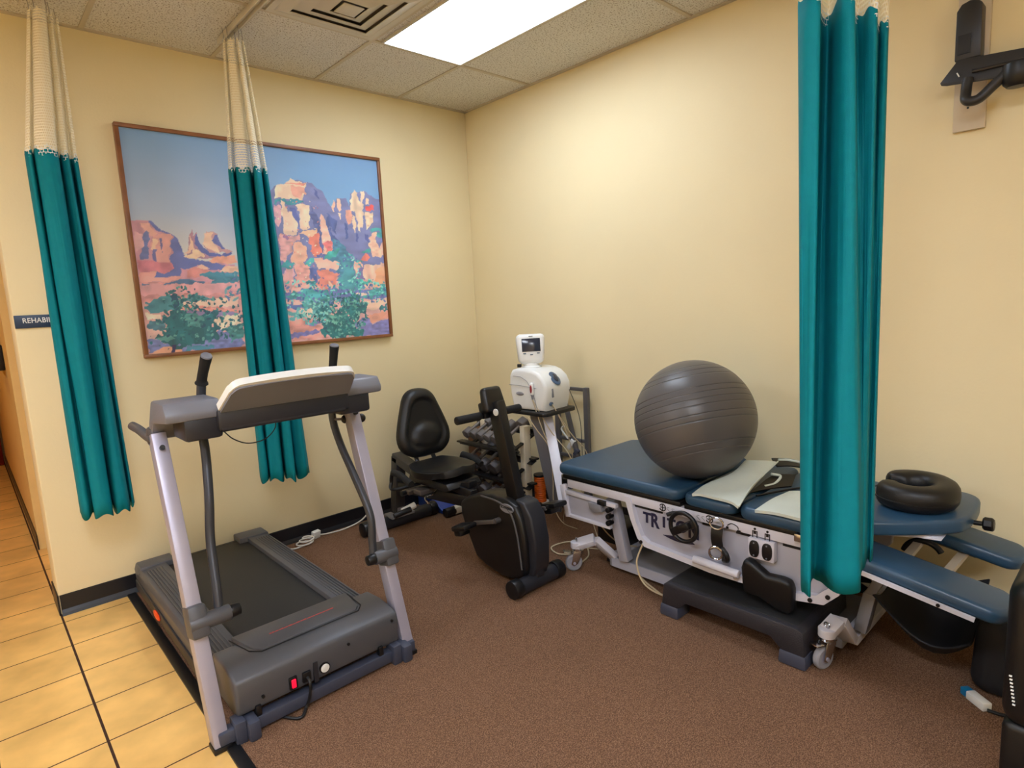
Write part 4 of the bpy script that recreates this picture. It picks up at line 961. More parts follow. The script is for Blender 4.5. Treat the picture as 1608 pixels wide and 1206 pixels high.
# ------------------------------------------------------------------ dumbbell rack (behind the bike, in the corner)
def rack():
    t = thing('dumbbell_rack', 'cream post dumbbell rack with dark shelves in the corner', 'rack', (-.42, -.62, 0))
    for y in (-.42, -.84):
        MB().beam((-.33, y, .05), (-.32, y, .64), .06, .045, bev=.003).build('post', M_rackcream, t, label='cream upright post')
        ft = MB().bx(-.66, -.24, y-.028, y+.028, .012, .062, bev=.006).build('foot', M_rackcream, t)
        for x0, x1 in ((-.73, -.65), (-.25, -.20)):
            MB().cyl((x0, y, .036), (x1, y, .036), .034, seg=8, bev=.004).build('foot_cap', M_black, ft)
    # two rail shelves at three levels, tilted to the front
    for lv, (zf, xf) in enumerate(((.485, -.49), (.29, -.53), (.12, -.56))):
        b = MB()
        dz = .11
        b.beam((xf, -.32, zf+.012), (xf, -.91, zf+.012), .012, .05, up=(0, 0, 1)); b.beam((xf+.025, -.32, zf), (xf+.025, -.91, zf), .05, .006, up=(1, 0, .4))
        b.beam((xf+.24, -.32, zf+dz+.01), (xf+.24, -.91, zf+dz+.01), .012, .05, up=(0, 0, 1)); b.beam((xf+.215, -.32, zf+dz-.01), (xf+.215, -.91, zf+dz-.01), .05, .006, up=(1, 0, .4))
        b.build('shelf_rail', M_black, t, smooth=False)
        for y in (-.42, -.84):
            MB().beam((xf+.01, y+.0, zf-.012), (xf+.27, y+.0, zf+dz-.02), .03, .012, up=(0, 1, 0)).build('shelf_bracket', M_black, t, smooth=False)
rack()
def dumbbell(name, c, L_, r, label, group, m):
    d = V((.225, 0, .105)).normalized(); c = V(c)
    t = thing(name, label, 'dumbbell', (c.x, c.y, c.z), group)
    MB().cyl(c-d*(L_/2-.02), c+d*(L_/2-.02), .013, seg=12).build('handle', M_steel, t)
    for s_ in (-1, 1):
        b = MB(); b.cyl(c+d*s_*(L_/2), c+d*s_*(L_/2-.062), r, seg=6, bev=.007); b.build('head', m, t)
    return t
r_ = .032
first = dumbbell('dumbbell', (-.375, -.37, .590), .215, .037, 'small grey hex dumbbell on the top shelf of the rack', 'small dumbbells on the top rack shelf', M_dumb)
ORD = ['first', 'second', 'third', 'fourth', 'fifth']
first['label'] = 'small grey hex dumbbell on the top rack shelf, first from the corner end'
for k in range(1, 5):
    dup(first, (0, -.078*k, 0), 'small grey hex dumbbell on the top rack shelf, %s from the corner end' % ORD[k])
big = dumbbell('dumbbell', (-.375, -.785, .602), .25, .048, 'largest grey hex dumbbell at the near end of the top rack shelf', None, M_dumb)
m1 = dumbbell('dumbbell', (-.41, -.39, .405), .24, .048, 'dark hex dumbbell on the middle shelf of the rack', 'dark dumbbells on the middle rack shelf', M_dumbdark)
m1['label'] = 'dark hex dumbbell on the middle rack shelf, first from the corner end'
for k in range(1, 4): dup(m1, (0, -.105*k, 0), 'dark hex dumbbell on the middle rack shelf, %s from the corner end' % ORD[k])
m2 = dumbbell('dumbbell', (-.44, -.40, .243), .25, .053, 'heavy dark dumbbell on the lowest shelf of the rack', 'heavy dumbbells on the lowest rack shelf', M_dumbdark)
m2['label'] = 'heavy dark dumbbell on the lowest rack shelf, first from the corner end'
for k in range(1, 4): dup(m2, (0, -.115*k, 0), 'heavy dark dumbbell on the lowest rack shelf, %s from the corner end' % ORD[k])
# brown box on the shelf behind, orange spool, power strip, blue case
o = MB().bx(-.24, -.06, -.28, -.10, .003, .52, bev=.006).build('storage_box', mat('brown_cardboard', (96, 62, 34), .7), None); tag(o, 'brown cardboard box in the corner behind the dumbbell rack', 'box')
t = thing('cord_reel', 'orange spool of cord standing near the wall beneath the traction unit', 'cord reel', (-.115, -.755, .035))
b = MB()
for i in range(11): b.torus((-.115, -.755, .055+i*.0155), .034, .0088, n=24, seg=8)
b.cyl((-.115, -.755, .04), (-.115, -.755, .225), .035); b.build('orange_cord', M_orcord, t)
MB().cyl((-.115, -.755, .222), (-.115, -.755, .238), .044, bev=.003).build('top_disc', M_black, t)
MB().cyl((-.115, -.755, .035), (-.115, -.755, .045), .044, bev=.002).build('bottom_disc', M_orcord, t)
o = MB().bx(-.18, -.05, -.82, -.69, .003, .034, bev=.006).build('power_adapter', M_white, None); tag(o, 'flat white adapter box on the carpet under the orange spool', 'adapter')
t = thing('blue_case', 'bright blue plastic case on the carpet behind the bike seat', 'case', (-.60, -.17, .003))
b = MB(); b.prism([(-.04, .003), (-.375, .003), (-.375, .02), (-.15, .14), (-.04, .14)], 'x', -.70, -.48, bev=.006); b.build('shell', M_blueplastic, t)
MB().tube([(-.702, -.35, .028), (-.702, -.16, .128)], .005, 8).build('rib', M_blueplastic, t)
# ------------------------------------------------------------------ grey steel frame against the wall
t = thing('steel_frame', 'grey tubular steel frame leaning at the wall behind the traction unit', 'frame', (-.07, -1.02, 0))
for y in (-1.165, -.90):
    MB().beam((-.05, y, .003), (-.05, y, .89), .03, .036, bev=.004).build('post', M_frame, t)
for z in (.875, .52, .40):
    MB().beam((-.05, -1.15, z), (-.05, -.915, z), .022, .022, bev=.003).build('crossbar', M_frame, t)
MB().beam((-.13, -1.22, .15), (-.09, -.99, .85), .03, .024, bev=.003).build('slanted_leg', M_frame, t)
t = thing('hand_remote', 'pale hand remote hanging on the grey steel frame behind the table end', 'remote', (-.09, -1.13, .44))
MB().box((-.115, -1.075, .505), (.03, .035, .085), rot=(.6, 0, 0), bev=.008).build('body', M_white, t)
MB().box((-.115, -1.12, .455), (.028, .032, .05), rot=(.6, 0, 0), bev=.006).build('grip', M_stepfoot, t)
MB().tube(cat_rom([(-.115, -1.045, .54), (-.11, -1.0, .575), (-.105, -.98, .60), (-.10, -1.0, .62)]), .006, 8).build('hook', M_white, t)
# ------------------------------------------------------------------ traction stand + unit
t = thing('traction_stand', 'slanted white and grey stand with black tray at the head of the treatment table', 'stand', (-.42, -1.1, 0))
MB().prism([(-.575, -1.265), (-.545, -1.285), (-.29, -1.275), (-.265, -1.25), (-.26, -.95), (-.57, -.94), (-.585, -.97)], 'z', .788, .812, bev=.006).build('tray', M_black, t)
b = MB(); b.beam((-.40, -1.13, .79), (-.655, -1.49, .33), .06, .05, up=(.6, -.8, 0), bev=.004); b.build('front_leg', M_tblwhite, t, label='white slanted leg')
MB().beam((-.44, -1.07, .79), (-.13, -.93, .006), .075, .035, up=(.4, -.9, 0), bev=.004).build('rear_leg', M_steelgrey, t, label='grey slanted leg')
MB().cyl((-.42, -1.12, .772), (-.42, -1.12, .79), .06).build('collar', M_beige, t)
def unit():
    t = thing('traction_unit', 'white traction machine with small screen standing on the black tray', 'traction machine', (-.42, -1.1, .812))
    m = Matrix.Translation((-.425, -1.11, .932)) @ Matrix.Rotation(-1.50, 4, 'Z')
    def L_(x, y, z): return m @ V((x, y, z))
    def put(b, name, m_, par, x=0, y=0, z=0, rx=0, ry=0, lab=None, ang=35):
        q = m @ Matrix.Translation((x, y, z)) @ Matrix.Rotation(ry, 4, 'Y') @ Matrix.Rotation(rx, 4, 'X')
        bmesh.ops.transform(b.bm, matrix=q, verts=b.bm.verts); return b.build(name, m_, par, lab, ang=ang)
    F = -.127
    b = MB()
    b.prism([(-.125, -.118), (.125, -.118), (.142, -.05), (.15, .0), (.148, .04), (.125, .085), (.085, .118), (.04, .134), (-.02, .14), (-.09, .138), (-.128, .128), (-.15, .095), (-.154, .04), (-.145, -.04)], 'y', -.125, .125, bev=.024, seg=4, ang=80)
    put(b, 'body', M_white, t, ang=60)
    body = bpy.data.objects['body'] if False else t.children[0]
    MB().tube([L_(-.15, F, .036), L_(-.08, F, .034), L_(0, F, .03), L_(.075, F, .022)], .0014, 6).build('seam', M_steelgrey, body)
    MB().tube([L_(-.11, F, .09), L_(-.05, F, .088), L_(.0, F, .065), L_(.035, F, .02), L_(.06, F, -.04), L_(.075, F, -.10)], .0014, 6).build('seam', M_steelgrey, body)
    b = MB(); b.ell((0, 0, 0), (.032, .005, .012)); put(b, 'oval_slot', M_steelgrey, body, -.06, F, -.018)
    b = MB(); b.ell((0, 0, 0), (.007, .04, .05)); put(b, 'rope_recess', M_bluegrey, body, .128, -.01, .074, ry=-.70, lab='blue grey recess for the rope')
    b = MB(); b.ell((0, 0, 0), (.006, .018, .028)); put(b, 'pulley', M_screen, body, .134, -.01, .078, ry=-.70)
    b = MB(); b.box((0, 0, 0), (.008, .016, .055), bev=.003); put(b, 'side_slot', M_steelgrey, body, .148, -.06, -.01, rx=.1)
    b = MB(); b.cyl((-.008, 0, 0), (.012, 0, 0), .012, seg=16); put(b, 'connector', M_bluegrey, body, .137, -.07, -.075)
    b = MB(); b.box((0, 0, 0), (.026, .02, .078), bev=.009, seg=3); hs = put(b, 'handset', M_white, t, .05, F-.011, .02)
    b = MB(); b.ell((0, 0, 0), (.0085, .004, .025)); put(b, 'handset_button', mat('dusty_red_button', (150, 40, 50), .4), hs, .05, F-.021, .02, lab='red handset button')
    MB().cyl(L_(.05, F-.011, -.015), L_(.052, F-.011, -.045), .009, .005, seg=12).build('strain_relief', M_steelgrey, hs)
    MB().lathe([(0, 0), (.065, 0), (.065, .006), (.05, .014), (.048, .03), (0, .03)], L_(-.05, -.02, .136)).build('neck', M_white, t)
    MB().box(L_(-.115, -.06, .148), (.026, .026, .02), rot=(0, 0, -.9), bev=.002).build('port_block', M_black, t)
    hm = Matrix.Translation(L_(-.05, -.02, .252)) @ Matrix.Rotation(-.66, 4, 'Z') @ Matrix.Rotation(math.radians(-8), 4, 'X')
    b = MB(); b.box((0, 0, 0), (.182, .07, .178), bev=.024, seg=3)
    for v in b.bm.verts:
        k = (v.co.z+.085)/.17
        if k < .3: v.co.x *= .76+.24*(max(k, 0)/.3)**.6
        v.co.z += .008*(1-(v.co.x/.09)**2)*(1 if k > .5 else -1)
    bmesh.ops.transform(b.bm, matrix=hm, verts=b.bm.verts); head = b.build('display_head', M_white, t, ang=60)
    def hb(name, c, s_, m_, bev=0, lab=None):
        b = MB(); b.box(c, s_, bev=bev); bmesh.ops.transform(b.bm, matrix=hm, verts=b.bm.verts); return b.build(name, m_, head, lab)
    hb('screen', (.0, -.0355, .022), (.116, .004, .082), M_screen, .001, 'dark screen')
    for x in (-.043, 0, .043): hb('button', (x, -.036, -.038+.008*abs(x)/.043), (.018, .006, .006), M_bluegrey, .002)
    hb('logo_print', (.0, -.0357, .076), (.026, .002, .004), M_screen)
    # cables: loops hanging from the unit
    def cable(pts, r=.003, m_=M_cable): MB().tube(cat_rom(pts, 8), r, 6).build('cable', m_, t)
    cable([L_(.052, F-.011, -.045), (-.50, -1.25, .70), (-.43, -1.33, .55), (-.40, -1.36, .44), (-.36, -1.38, .40), (-.29, -1.36, .42), (-.25, -1.32, .52), (-.36, -1.29, .66), L_(.15, -.07, -.078)])
    cable([L_(.05, F-.011, -.045), (-.53, -1.24, .66), (-.46, -1.30, .50), (-.40, -1.34, .38), (-.34, -1.38, .25), (-.33, -1.44, .06), (-.36, -1.50, .01), (-.42, -1.62, .01), (-.5, -1.5, .012)])
    cable([(-.60, -1.16, .79), (-.56, -1.20, .70), (-.50, -1.24, .58), (-.50, -1.26, .40), (-.50, -1.26, .22), (-.45, -1.28, .10), (-.36, -1.32, .04)])
    cable([L_(.149, -.06, -.085), (-.40, -1.3, .66), (-.36, -1.3, .5), (-.37, -1.28, .3), (-.35, -1.2, .1), (-.3, -1.15, .02)], .0025)
    cable([L_(.14, .09, .03), (-.25, -1.27, .75), (-.185, -1.23, .55), (-.18, -1.22, .35)], .0022, M_blackcable)
unit()
# ------------------------------------------------------------------ treatment table
def cushion(b, x0, x1, y0, y1, z0, z1, r=.05, bev=.018):
    pts = []
    for cx, cy, a0 in ((x1-r, y1-r, 0), (x0+r, y1-r, 90), (x0+r, y0+r, 180), (x1-r, y0+r, 270)):
        for k in range(7):
            a = math.radians(a0+k*15); pts.append((cx+r*math.cos(a), cy+r*math.sin(a)))
    b.prism(pts, 'z', z0, z1, bev=bev, seg=4, ang=50); return b
def table():
    t = thing('treatment_table', 'long blue padded traction treatment table with white frame along the right wall', 'treatment table', (-.42, -2.2, 0))
    cushion(MB(), -.765, -.05, -2.305, -1.535, .538, .598, .06, .024).build('cushion', M_blue, t, label='long blue foot cushion')
    cushion(MB(), -.765, -.065, -2.572, -2.318, .535, .592, .05, .022).build('cushion', M_blue, t, label='short blue middle cushion')
    cushion(MB(), -.765, -.065, -2.955, -2.582, .532, .592, .05, .024).build('cushion', M_blue, t, label='blue chest cushion')
    b = MB(); b.prism([(p.x, p.y) for p in cat_rom([(-.70, -2.968, 0), (-.715, -3.02, 0), (-.69, -3.08, 0), (-.60, -3.19, 0), (-.50, -3.285, 0), (-.42, -3.315, 0), (-.25, -3.315, 0), (-.15, -3.29, 0), (-.11, -3.20, 0), (-.11, -2.968, 0)], 4)], 'z', .565, .622, bev=.02, seg=3, ang=50); b.build('head_cushion', M_blue, t)
    # frame under the cushions
    MB().bx(-.745, -.085, -2.30, -1.57, .515, .5365, bev=.003).build('cushion_board', M_black, t)
    MB().bx(-.745, -.085, -2.95, -2.32, .512, .533, bev=.003).build('cushion_board', M_black, t)
    for x0, x1 in ((-.742, -.71), (-.12, -.09)):
        MB().bx(x0, x1, -2.93, -1.60, .468, .513, bev=.003).build('side_rail', M_tblwhite, t)
    MB().bx(-.709, -.121, -1.62, -1.59, .46, .51).build('end_rail', M_beige, t)
    MB().bx(-.735, -.70, -1.62, -1.55, .455, .53, bev=.004).build('rail_hook', M_chrome, t)
    # end storage panel
    for x in (-.745,):
        MB().prism([(-1.60, .43), (-1.90, .425), (-1.885, .315), (-1.60, .315)], 'x', x+.012, x+.02).build('end_panel', M_tblgrey, t)
        fr = MB(); fr.beam((x+.01, -1.565, .475), (x+.01, -1.60, .30), .03, .03, bev=.003); fr.beam((x+.01, -1.585, .44), (x+.01, -1.93, .432), .024, .022, up=(1, 0, 0), bev=.003); fr.beam((x+.01, -1.60, .309), (x+.01, -1.89, .309), .024, .018, up=(1, 0, 0), bev=.003)
        fr.build('panel_frame', M_tblwhite, t)
    MB().box((-.752, -1.845, .435), (.02, .05, .026), bev=.003).build('catch', M_black, t)
    b = MB(); b.prism([(-1.76, .425), (-1.845, .425), (-1.855, .39), (-1.80, .375), (-1.77, .39)], 'x', -.765, -.735, bev=.004); b.build('lever_plate', M_steelgrey, t)
    for z in (.405, .37, .335): MB().cyl((-.76, -1.885-.0, z), (-.72, -1.885, z), .014, seg=14, bev=.003).build('hose_fitting', M_black, t)
    # slanted upright
    MB().beam((-.672, -1.855, .445), (-.63, -1.90, .10), .05, .058, up=(1, 0, 0), bev=.004).build('lift_arm', M_tblgrey, t)
    MB().beam((-.168, -1.855, .445), (-.21, -1.90, .10), .05, .058, up=(1, 0, 0), bev=.004).build('lift_arm', M_tblgrey, t)
    MB().beam((-.50, -2.30, .09), (-.5, -2.85, .42), .07, .05, up=(1, 0, 0), bev=.004).build('lift_arm', M_steelgrey, t)
    # side hull (both long sides)
    hullp = [(-1.985, .50), (-2.02, .39), (-2.06, .30), (-2.10, .268), (-2.45, .243), (-2.83, .245), (-2.93, .262), (-2.985, .32), (-2.995, .42), (-2.98, .50)]
    inner = [(-2.02, .50), (-2.05, .39), (-2.085, .315), (-2.12, .293), (-2.45, .27), (-2.81, .272), (-2.90, .29), (-2.945, .335), (-2.955, .42), (-2.945, .50)]
    for xa, xb, xc in ((-.72, -.70, -.748), (-.12, -.10, -.085)):
        MB().prism(hullp, 'x', xa, xb, bev=.003).build('side_panel', M_tblgrey, t, label='light grey side panel')
        b = MB()
        for i in range(len(hullp)-1):
            q = [hullp[i], hullp[i+1], inner[i+1], inner[i]]
            vs_ = [b.bm.verts.new((xa if xc < xa else xb, *p)) for p in q]+[b.bm.verts.new((xc, *p)) for p in q]
            for fc in ((0, 1, 2, 3), (4, 7, 6, 5), (0, 4, 5, 1), (1, 5, 6, 2), (2, 6, 7, 3), (3, 7, 4, 0)): b.bm.faces.new([vs_[k] for k in fc])
        bmesh.ops.remove_doubles(b.bm, verts=b.bm.verts, dist=.0002)
        b.build('panel_rim', M_tblwhite, t, label='white panel rim')
    # bottom of hull closure
    MB().bx(-.70, -.12, -2.84, -2.10, .285, .31).build('under_pan', M_tblgrey, t)
    for y, z in ((-2.082, .288), (-2.80, .257), (-2.88, .266), (-2.945, .30)): MB().cyl((-.742, y, z), (-.753, y, z), .009, seg=16).build('plug', M_black, t)
    # dark slots under the rail
    for a, b_ in ((-2.02, -2.19), (-2.40, -2.485), (-2.56, -2.63), (-2.76, -2.90)): MB().bx(-.724, -.718, a, b_, .450, .466).build('slot', M_darkgap, t, smooth=False)
    # lettering
    for ch, y_, z_, sz, sx_ in (('T', -2.080, .372, .069, 1.0), ('R', -2.122, .352, .096, .78), ('I', -2.188, .372, .069, 1.0), ('T', -2.216, .372, .069, 1.0), ('O', -2.262, .371, .072, 1.0), ('N', -2.325, .352, .096, .78)):
        text_mesh(ch, sz, basis((-.7215, y_, z_), (0, -1, 0), (0, 0, 1)), 'lettering', M_navytext, t, extrude=.0012, sx=sx_, label='navy letter', bold=.003)
    b = MB(); n = 20
    up_ = [(-2.19-i/n*.17, .345+.010*math.sin(i/n*math.pi)) for i in range(n+1)]; dn = [(-2.19-i/n*.17, .345-.012*math.sin(i/n*math.pi)-.004*i/n) for i in range(n+1)]
    b.prism(up_[:-1]+dn[::-1][:-1], 'x', -.7225, -.7195); b.build('swoosh', M_navytext, t, smooth=False)
    # hand wheel
    wc = V((-.80, -2.350, .447))
    b = MB(); b.torus(wc, .066, .010, axis=(1, 0, 0), n=40, seg=12); wr = b.build('hand_wheel_rim', M_black, t)
    b = MB(); b.beam(wc+V((0, .056, -.036)), wc+V((0, -.056, .032)), .02, .036, up=(1, 0, 0), bev=.005); b.build('hand_wheel_bar', M_black, wr)
    b = MB(); b.box(wc+V((-.022, -.02, .012)), (.03, .055, .03), rot=(-.5, 0, 0), bev=.007); b.cyl(wc, wc+V((.075, 0, 0)), .012, seg=14); b.build('hand_wheel_handle', M_black, wr)
    b = MB(); b.tube(cat_rom([(-.745, -2.31, .487), (-.765, -2.28, .487), (-.775, -2.25, .475)]), .01, 10, rs=None); b.build('clamp_lever', M_black, t)
    # pictograms on rail
    def icon_wheel(y, z):
        b = MB(); b.torus((-.7435, y, z), .016, .0026, axis=(1, 0, 0), n=24, seg=6, a0=.4, a1=5.9); b.bx(-.745, -.7425, y-.013, y+.013, z-.0015, z+.0015); b.bx(-.745, -.7425, y-.0015, y+.0015, z-.013, z+.013); b.build('wheel_pictogram', M_black, t, smooth=False)
    icon_wheel(-2.205, .491); icon_wheel(-2.445, .491)
    for y in (-2.235, -2.262, -2.39, -2.415):
        b = MB(); b.beam((-.7432, y-.01, .476), (-.7432, y+.008, .492), .001, .0022, up=(1, 0, 0)); b.beam((-.7432, y-.006, .496), (-.7432, y+.006, .496), .001, .0022, up=(1, 0, 0)); b.build('table_pictogram', M_steelgrey, t, smooth=False)
    for y in (-2.652, -2.705):
        b = MB(); b.cyl((-.742, y, .5), (-.7445, y, .5), .005, seg=12)
        b.bx(-.7445, -.742, y-.011, y+.011, .488, .491); b.bx(-.7445, -.742, y-.011, y-.008, .462, .488); b.bx(-.7445, -.742, y+.008, y+.011, .462, .488); b.bx(-.7445, -.742, y-.005, y+.005, .478, .488)
        b.build('person_pictogram', M_black, t, smooth=False)
    b = MB(); b.tube(cat_rom([(-.7435, -2.53, .485), (-.7435, -2.55, .497), (-.7435, -2.575, .49), (-.7435, -2.58, .478)]), .002, 6); b.bx(-.745, -.7425, -2.59, -2.575, .463, .475); b.bx(-.745, -.7425, -2.535, -2.525, .47, .48); b.build('arrow_pictogram', M_black, t, smooth=False)
    # rocker switches
    sp = MB().bx(-.755, -.72, -2.738, -2.628, .375, .462, bev=.004).build('switch_plate', M_tblwhite, t)
    for y in (-2.656, -2.710):
        b = MB(); pts = []
        for k in range(24):
            a = k/24*2*math.pi; pts.append((y+.021*math.copysign(abs(math.cos(a))**.7, math.cos(a)), .4185+.036*math.copysign(abs(math.sin(a))**.8, math.sin(a))))
        b.prism(pts, 'x', -.762, -.753, bev=.003); b.build('rocker_switch', M_black, sp)
        for z in (.445, .392): MB().cyl((-.761, y, z), (-.7635, y, z), .0035, seg=8).build('indicator', M_steelgrey, sp)
    # white bolster tube along the lower rim
    b = MB(); b.cyl((-.775, -2.385, .300), (-.775, -2.60, .292), .018, seg=18, bev=.005); b.bx(-.775, -.745, -2.45, -2.43, .275, .30); b.bx(-.775, -.745, -2.575, -2.55, .265, .295); b.build('foot_bar', M_tblwhite, t)
    # latch box and hinge near the curtain
    MB().box((-.752, -2.845, .515), (.03, .05, .032), bev=.004).build('latch', M_chrome, t)
    MB().prism([(-2.86, .51), (-2.99, .512), (-3.05, .47), (-3.05, .43), (-2.95, .44), (-2.86, .46)], 'x', -.745, -.725, bev=.003).build('hinge_plate', M_tblwhite, t)
    # head end neck parts
    MB().prism([(-2.95, .50), (-2.95, .56), (-3.2, .565), (-3.26, .552), (-3.18, .545)], 'x', -.56, -.18, bev=.004).build('head_bracket', M_tblwhite, t)
    b = MB(); b.cyl((-.36, -3.25, .575), (-.36, -3.36, .582), .009, seg=12); b.build('knob_shaft', M_black, t)
    b = MB(); b.lathe([(0, 0), (.02, 0), (.026, .006), (.026, .028), (.02, .034), (0, .034)], (-.36, -3.345, .582), (0, -1, .06), seg=8); b.build('knob', M_black, t)
    MB().bx(-.46, -.38, -2.96, -2.80, .40, .53, bev=.004).build('neck_post', M_beige, t)
    for x0, x1 in ((-.66, -.19),):
        MB().beam((-.66, -3.13, .42), (-.18, -3.13, .425), .03, .018, up=(0, 1, 0)).build('rest_crossbar', M_beige, t)
        MB().beam((-.66, -3.25, .385), (-.18, -3.27, .395), .03, .018, up=(0, 1, 0)).build('rest_crossbar', M_beige, t)
    # armrests: long narrow blue pads sloping down
    def rest(xc, p0, p1, w_, name='armrest'):
        b = MB(); y0, z0 = p0; y1, z1 = p1; L_ = math.hypot(y1-y0, z1-z0); r = w_/2
        pts = []
        for k in range(13): a = math.radians(k*15); pts.append((r*math.cos(a), L_/2-r*.6+r*.6*math.sin(a)))
        for k in range(13): a = math.radians(180+k*15); pts.append((r*math.cos(a), -L_/2+r*.6+r*.6*math.sin(a)))
        b.prism(pts, 'z', -.026, .026, bev=.018, seg=3, ang=50)
        an = math.atan2(z0-z1, abs(y1-y0))
        m = Matrix.Translation((xc, (y0+y1)/2, (z0+z1)/2)) @ Matrix.Rotation(an, 4, 'X')
        bmesh.ops.transform(b.bm, matrix=m, verts=b.bm.verts)
        return b.build(name, M_blue, t)
    rest(-.66, (-2.985, .485), (-3.49, .398), .20)
    rest(-.155, (-2.985, .485), (-3.46, .395), .20)
    MB().beam((-.763, -3.03, .449), (-.763, -3.40, .386), .008, .016, up=(1, 0, 0)).build('armrest_rail', M_tblwhite, t)
    MB().cyl((-.766, -3.30, .403), (-.771, -3.30, .403), .006, seg=10).build('rail_screw', M_black, t)
    for x in (-.69, -.15): MB().beam((x, -2.93, .44), (x, -3.30, .375), .03, .02, up=(1, 0, 0)).build('armrest_arm', M_steelgrey, t)
    b = MB(); b.torus((-.30, -3.15, .37), .07, .012, axis=(1, 0, 0), a0=.2, a1=2.6, n=16); b.build('hose', M_black, t)
    # base: bridge beam, cross arms and casters
    MB().bx(-.62, -.22, -2.96, -1.78, .03, .085, bev=.006).build('base_beam', M_steelgrey, t)
    def crossarm(y0, yc, name='cross_arm'):
        b = MB()
        P = [(-.735, y0, .148), (-.68, y0+(yc-y0)*.55, .185), (-.60, yc, .075), (-.24, yc, .075), (-.16, y0+(yc-y0)*.55, .185), (-.105, y0, .148)]
        for a, c in zip(P, P[1:]): b.beam(a, c, .06, .035, up=(0, 1, 0), bev=.003)
        b.cyl((-.735, y0, .132), (-.735, y0, .166), .032, bev=.003); b.cyl((-.105, y0, .132), (-.105, y0, .166), .032, bev=.003)
        return b.build(name, M_tblwhite, t)
    crossarm(-1.645, -1.80); crossarm(-2.94, -2.98)
    MB().beam((-.622, -1.80, .06), (-.622, -2.9, .06), .008, .05, up=(1, 0, 0)).build('base_edge', M_tblgrey, t)
    b = MB(); b.beam((-.56, -3.01, .11), (-.54, -3.035, .27), .06, .045, up=(1, 0, 0), bev=.003); b.beam((-.54, -3.03, .26), (-.53, -3.075, .36), .06, .035, up=(1, 0, 0), bev=.003); b.build('rear_post', M_steelgrey, t)
    def caster(x, y, ang):
        c = V((x, y, 0)); R = Matrix.Rotation(ang, 4, 'Z')
        def T(m_, name, mm, par):
            bmesh.ops.transform(m_.bm, matrix=Matrix.Translation(c) @ R, verts=m_.bm.verts); return m_.build(name, mm, par)
        b = MB()
        for s_ in (-1, 1): b.prism([(-.035, .045), (-.018, .035), (.0, .045), (.028, .10), (.028, .118), (-.02, .118)], 'x', s_*.017, s_*.021, bev=.001)
        b.bx(-.024, .024, -.022, .03, .115, .122, bev=.002); b.cyl((0, 0, .12), (0, 0, .134), .026); fk = T(b, 'caster', M_chrome, t)
        b = MB(); b.lathe([(.024, -.013), (.040, -.014), (.046, -.009), (.048, 0), (.046, .009), (.040, .014), (.024, .013)], (0, -.018, .049), (1, 0, 0), 28); T(b, 'caster_tyre', M_caster, fk)
        b = MB(); b.cyl((-.011, -.018, .049), (.011, -.018, .049), .030, seg=24, bev=.004); b.cyl((-.024, -.018, .049), (.024, -.018, .049), .008, seg=12); T(b, 'caster_hub', M_silver, fk)
        b = MB(); b.box((0, -.05, .112), (.04, .05, .006), rot=(-.15, 0, 0), bev=.002); T(b, 'caster_brake', M_chrome, fk)
        b = MB(); b.torus((0, 0, .177), .011, .0035, axis=(0, 1, 0), n=16, seg=6); T(b, 'caster_bolt', M_chrome, fk)
    caster(-.735, -1.645, -2.2); caster(-.735, -2.94, -1.9); caster(-.105, -1.645, -2.2); caster(-.105, -2.94, -2.2)
    return t
table()
# strap hanging from between the cushions
t = thing('buckle_strap', 'black webbing strap with chrome rings hanging at the side of the table', 'strap', (-.775, -2.50, .37))
b = MB(); rows = [[(-.772-.012*math.sin(k/8*math.pi), -2.474-w_*.052, .485-k/8*.10) for w_ in (0, .5, 1)] for k in range(9)]; b.sheet(rows, th=.004); b.build('webbing', M_blkvinyl, t)
MB().torus((-.782, -2.50, .497), .03, .0042, axis=(1, .1, 0), n=28, seg=8, sc=(1, .85)).build('upper_ring', M_chrome, t)
MB().torus((-.79, -2.502, .365), .03, .0065, axis=(1, .3, .2), n=28, seg=10, sc=(.9, 1)).build('lower_ring', M_chrome, t)
MB().tube(cat_rom([(-.772, -2.52, .385), (-.785, -2.545, .37), (-.782, -2.55, .345), (-.775, -2.53, .338)]), .012, 8).build('strap_knot', M_blkvinyl, t)
# ------------------------------------------------------------------ gym ball
bc = V((-.52, -2.243, .882)); bR = .285
t = thing('exercise_ball', 'large charcoal inflatable exercise ball resting on the blue table', 'ball', (bc.x, bc.y, bc.z-bR))
b = MB()
ax = V((.18, .35, .9)).normalized()
prof = [(0, -bR)]
lat = [i/90*math.pi-math.pi/2 for i in range(1, 90)]
gro = [.06, .16, .26, .36, .62, .74, .86, -.08, -.18, -.55, -.68]
full = sorted(set(lat+[g_+d for g_ in gro for d in (-.008, 0, .008)]))
for a in full:
    dd = .0022 if any(abs(a-g_) < 1e-6 for g_ in gro) else 0
    prof.append(((bR-dd)*math.cos(a), (bR-dd)*math.sin(a)))
prof.append((0, bR))
b.lathe(prof, bc, ax, 96); b.build('ball_skin', M_ball, t, ang=60)
MB().cyl(bc+ax*(bR-.004), bc+ax*(bR+.003), .012, seg=16, bev=.002).build('plug', M_black, t)
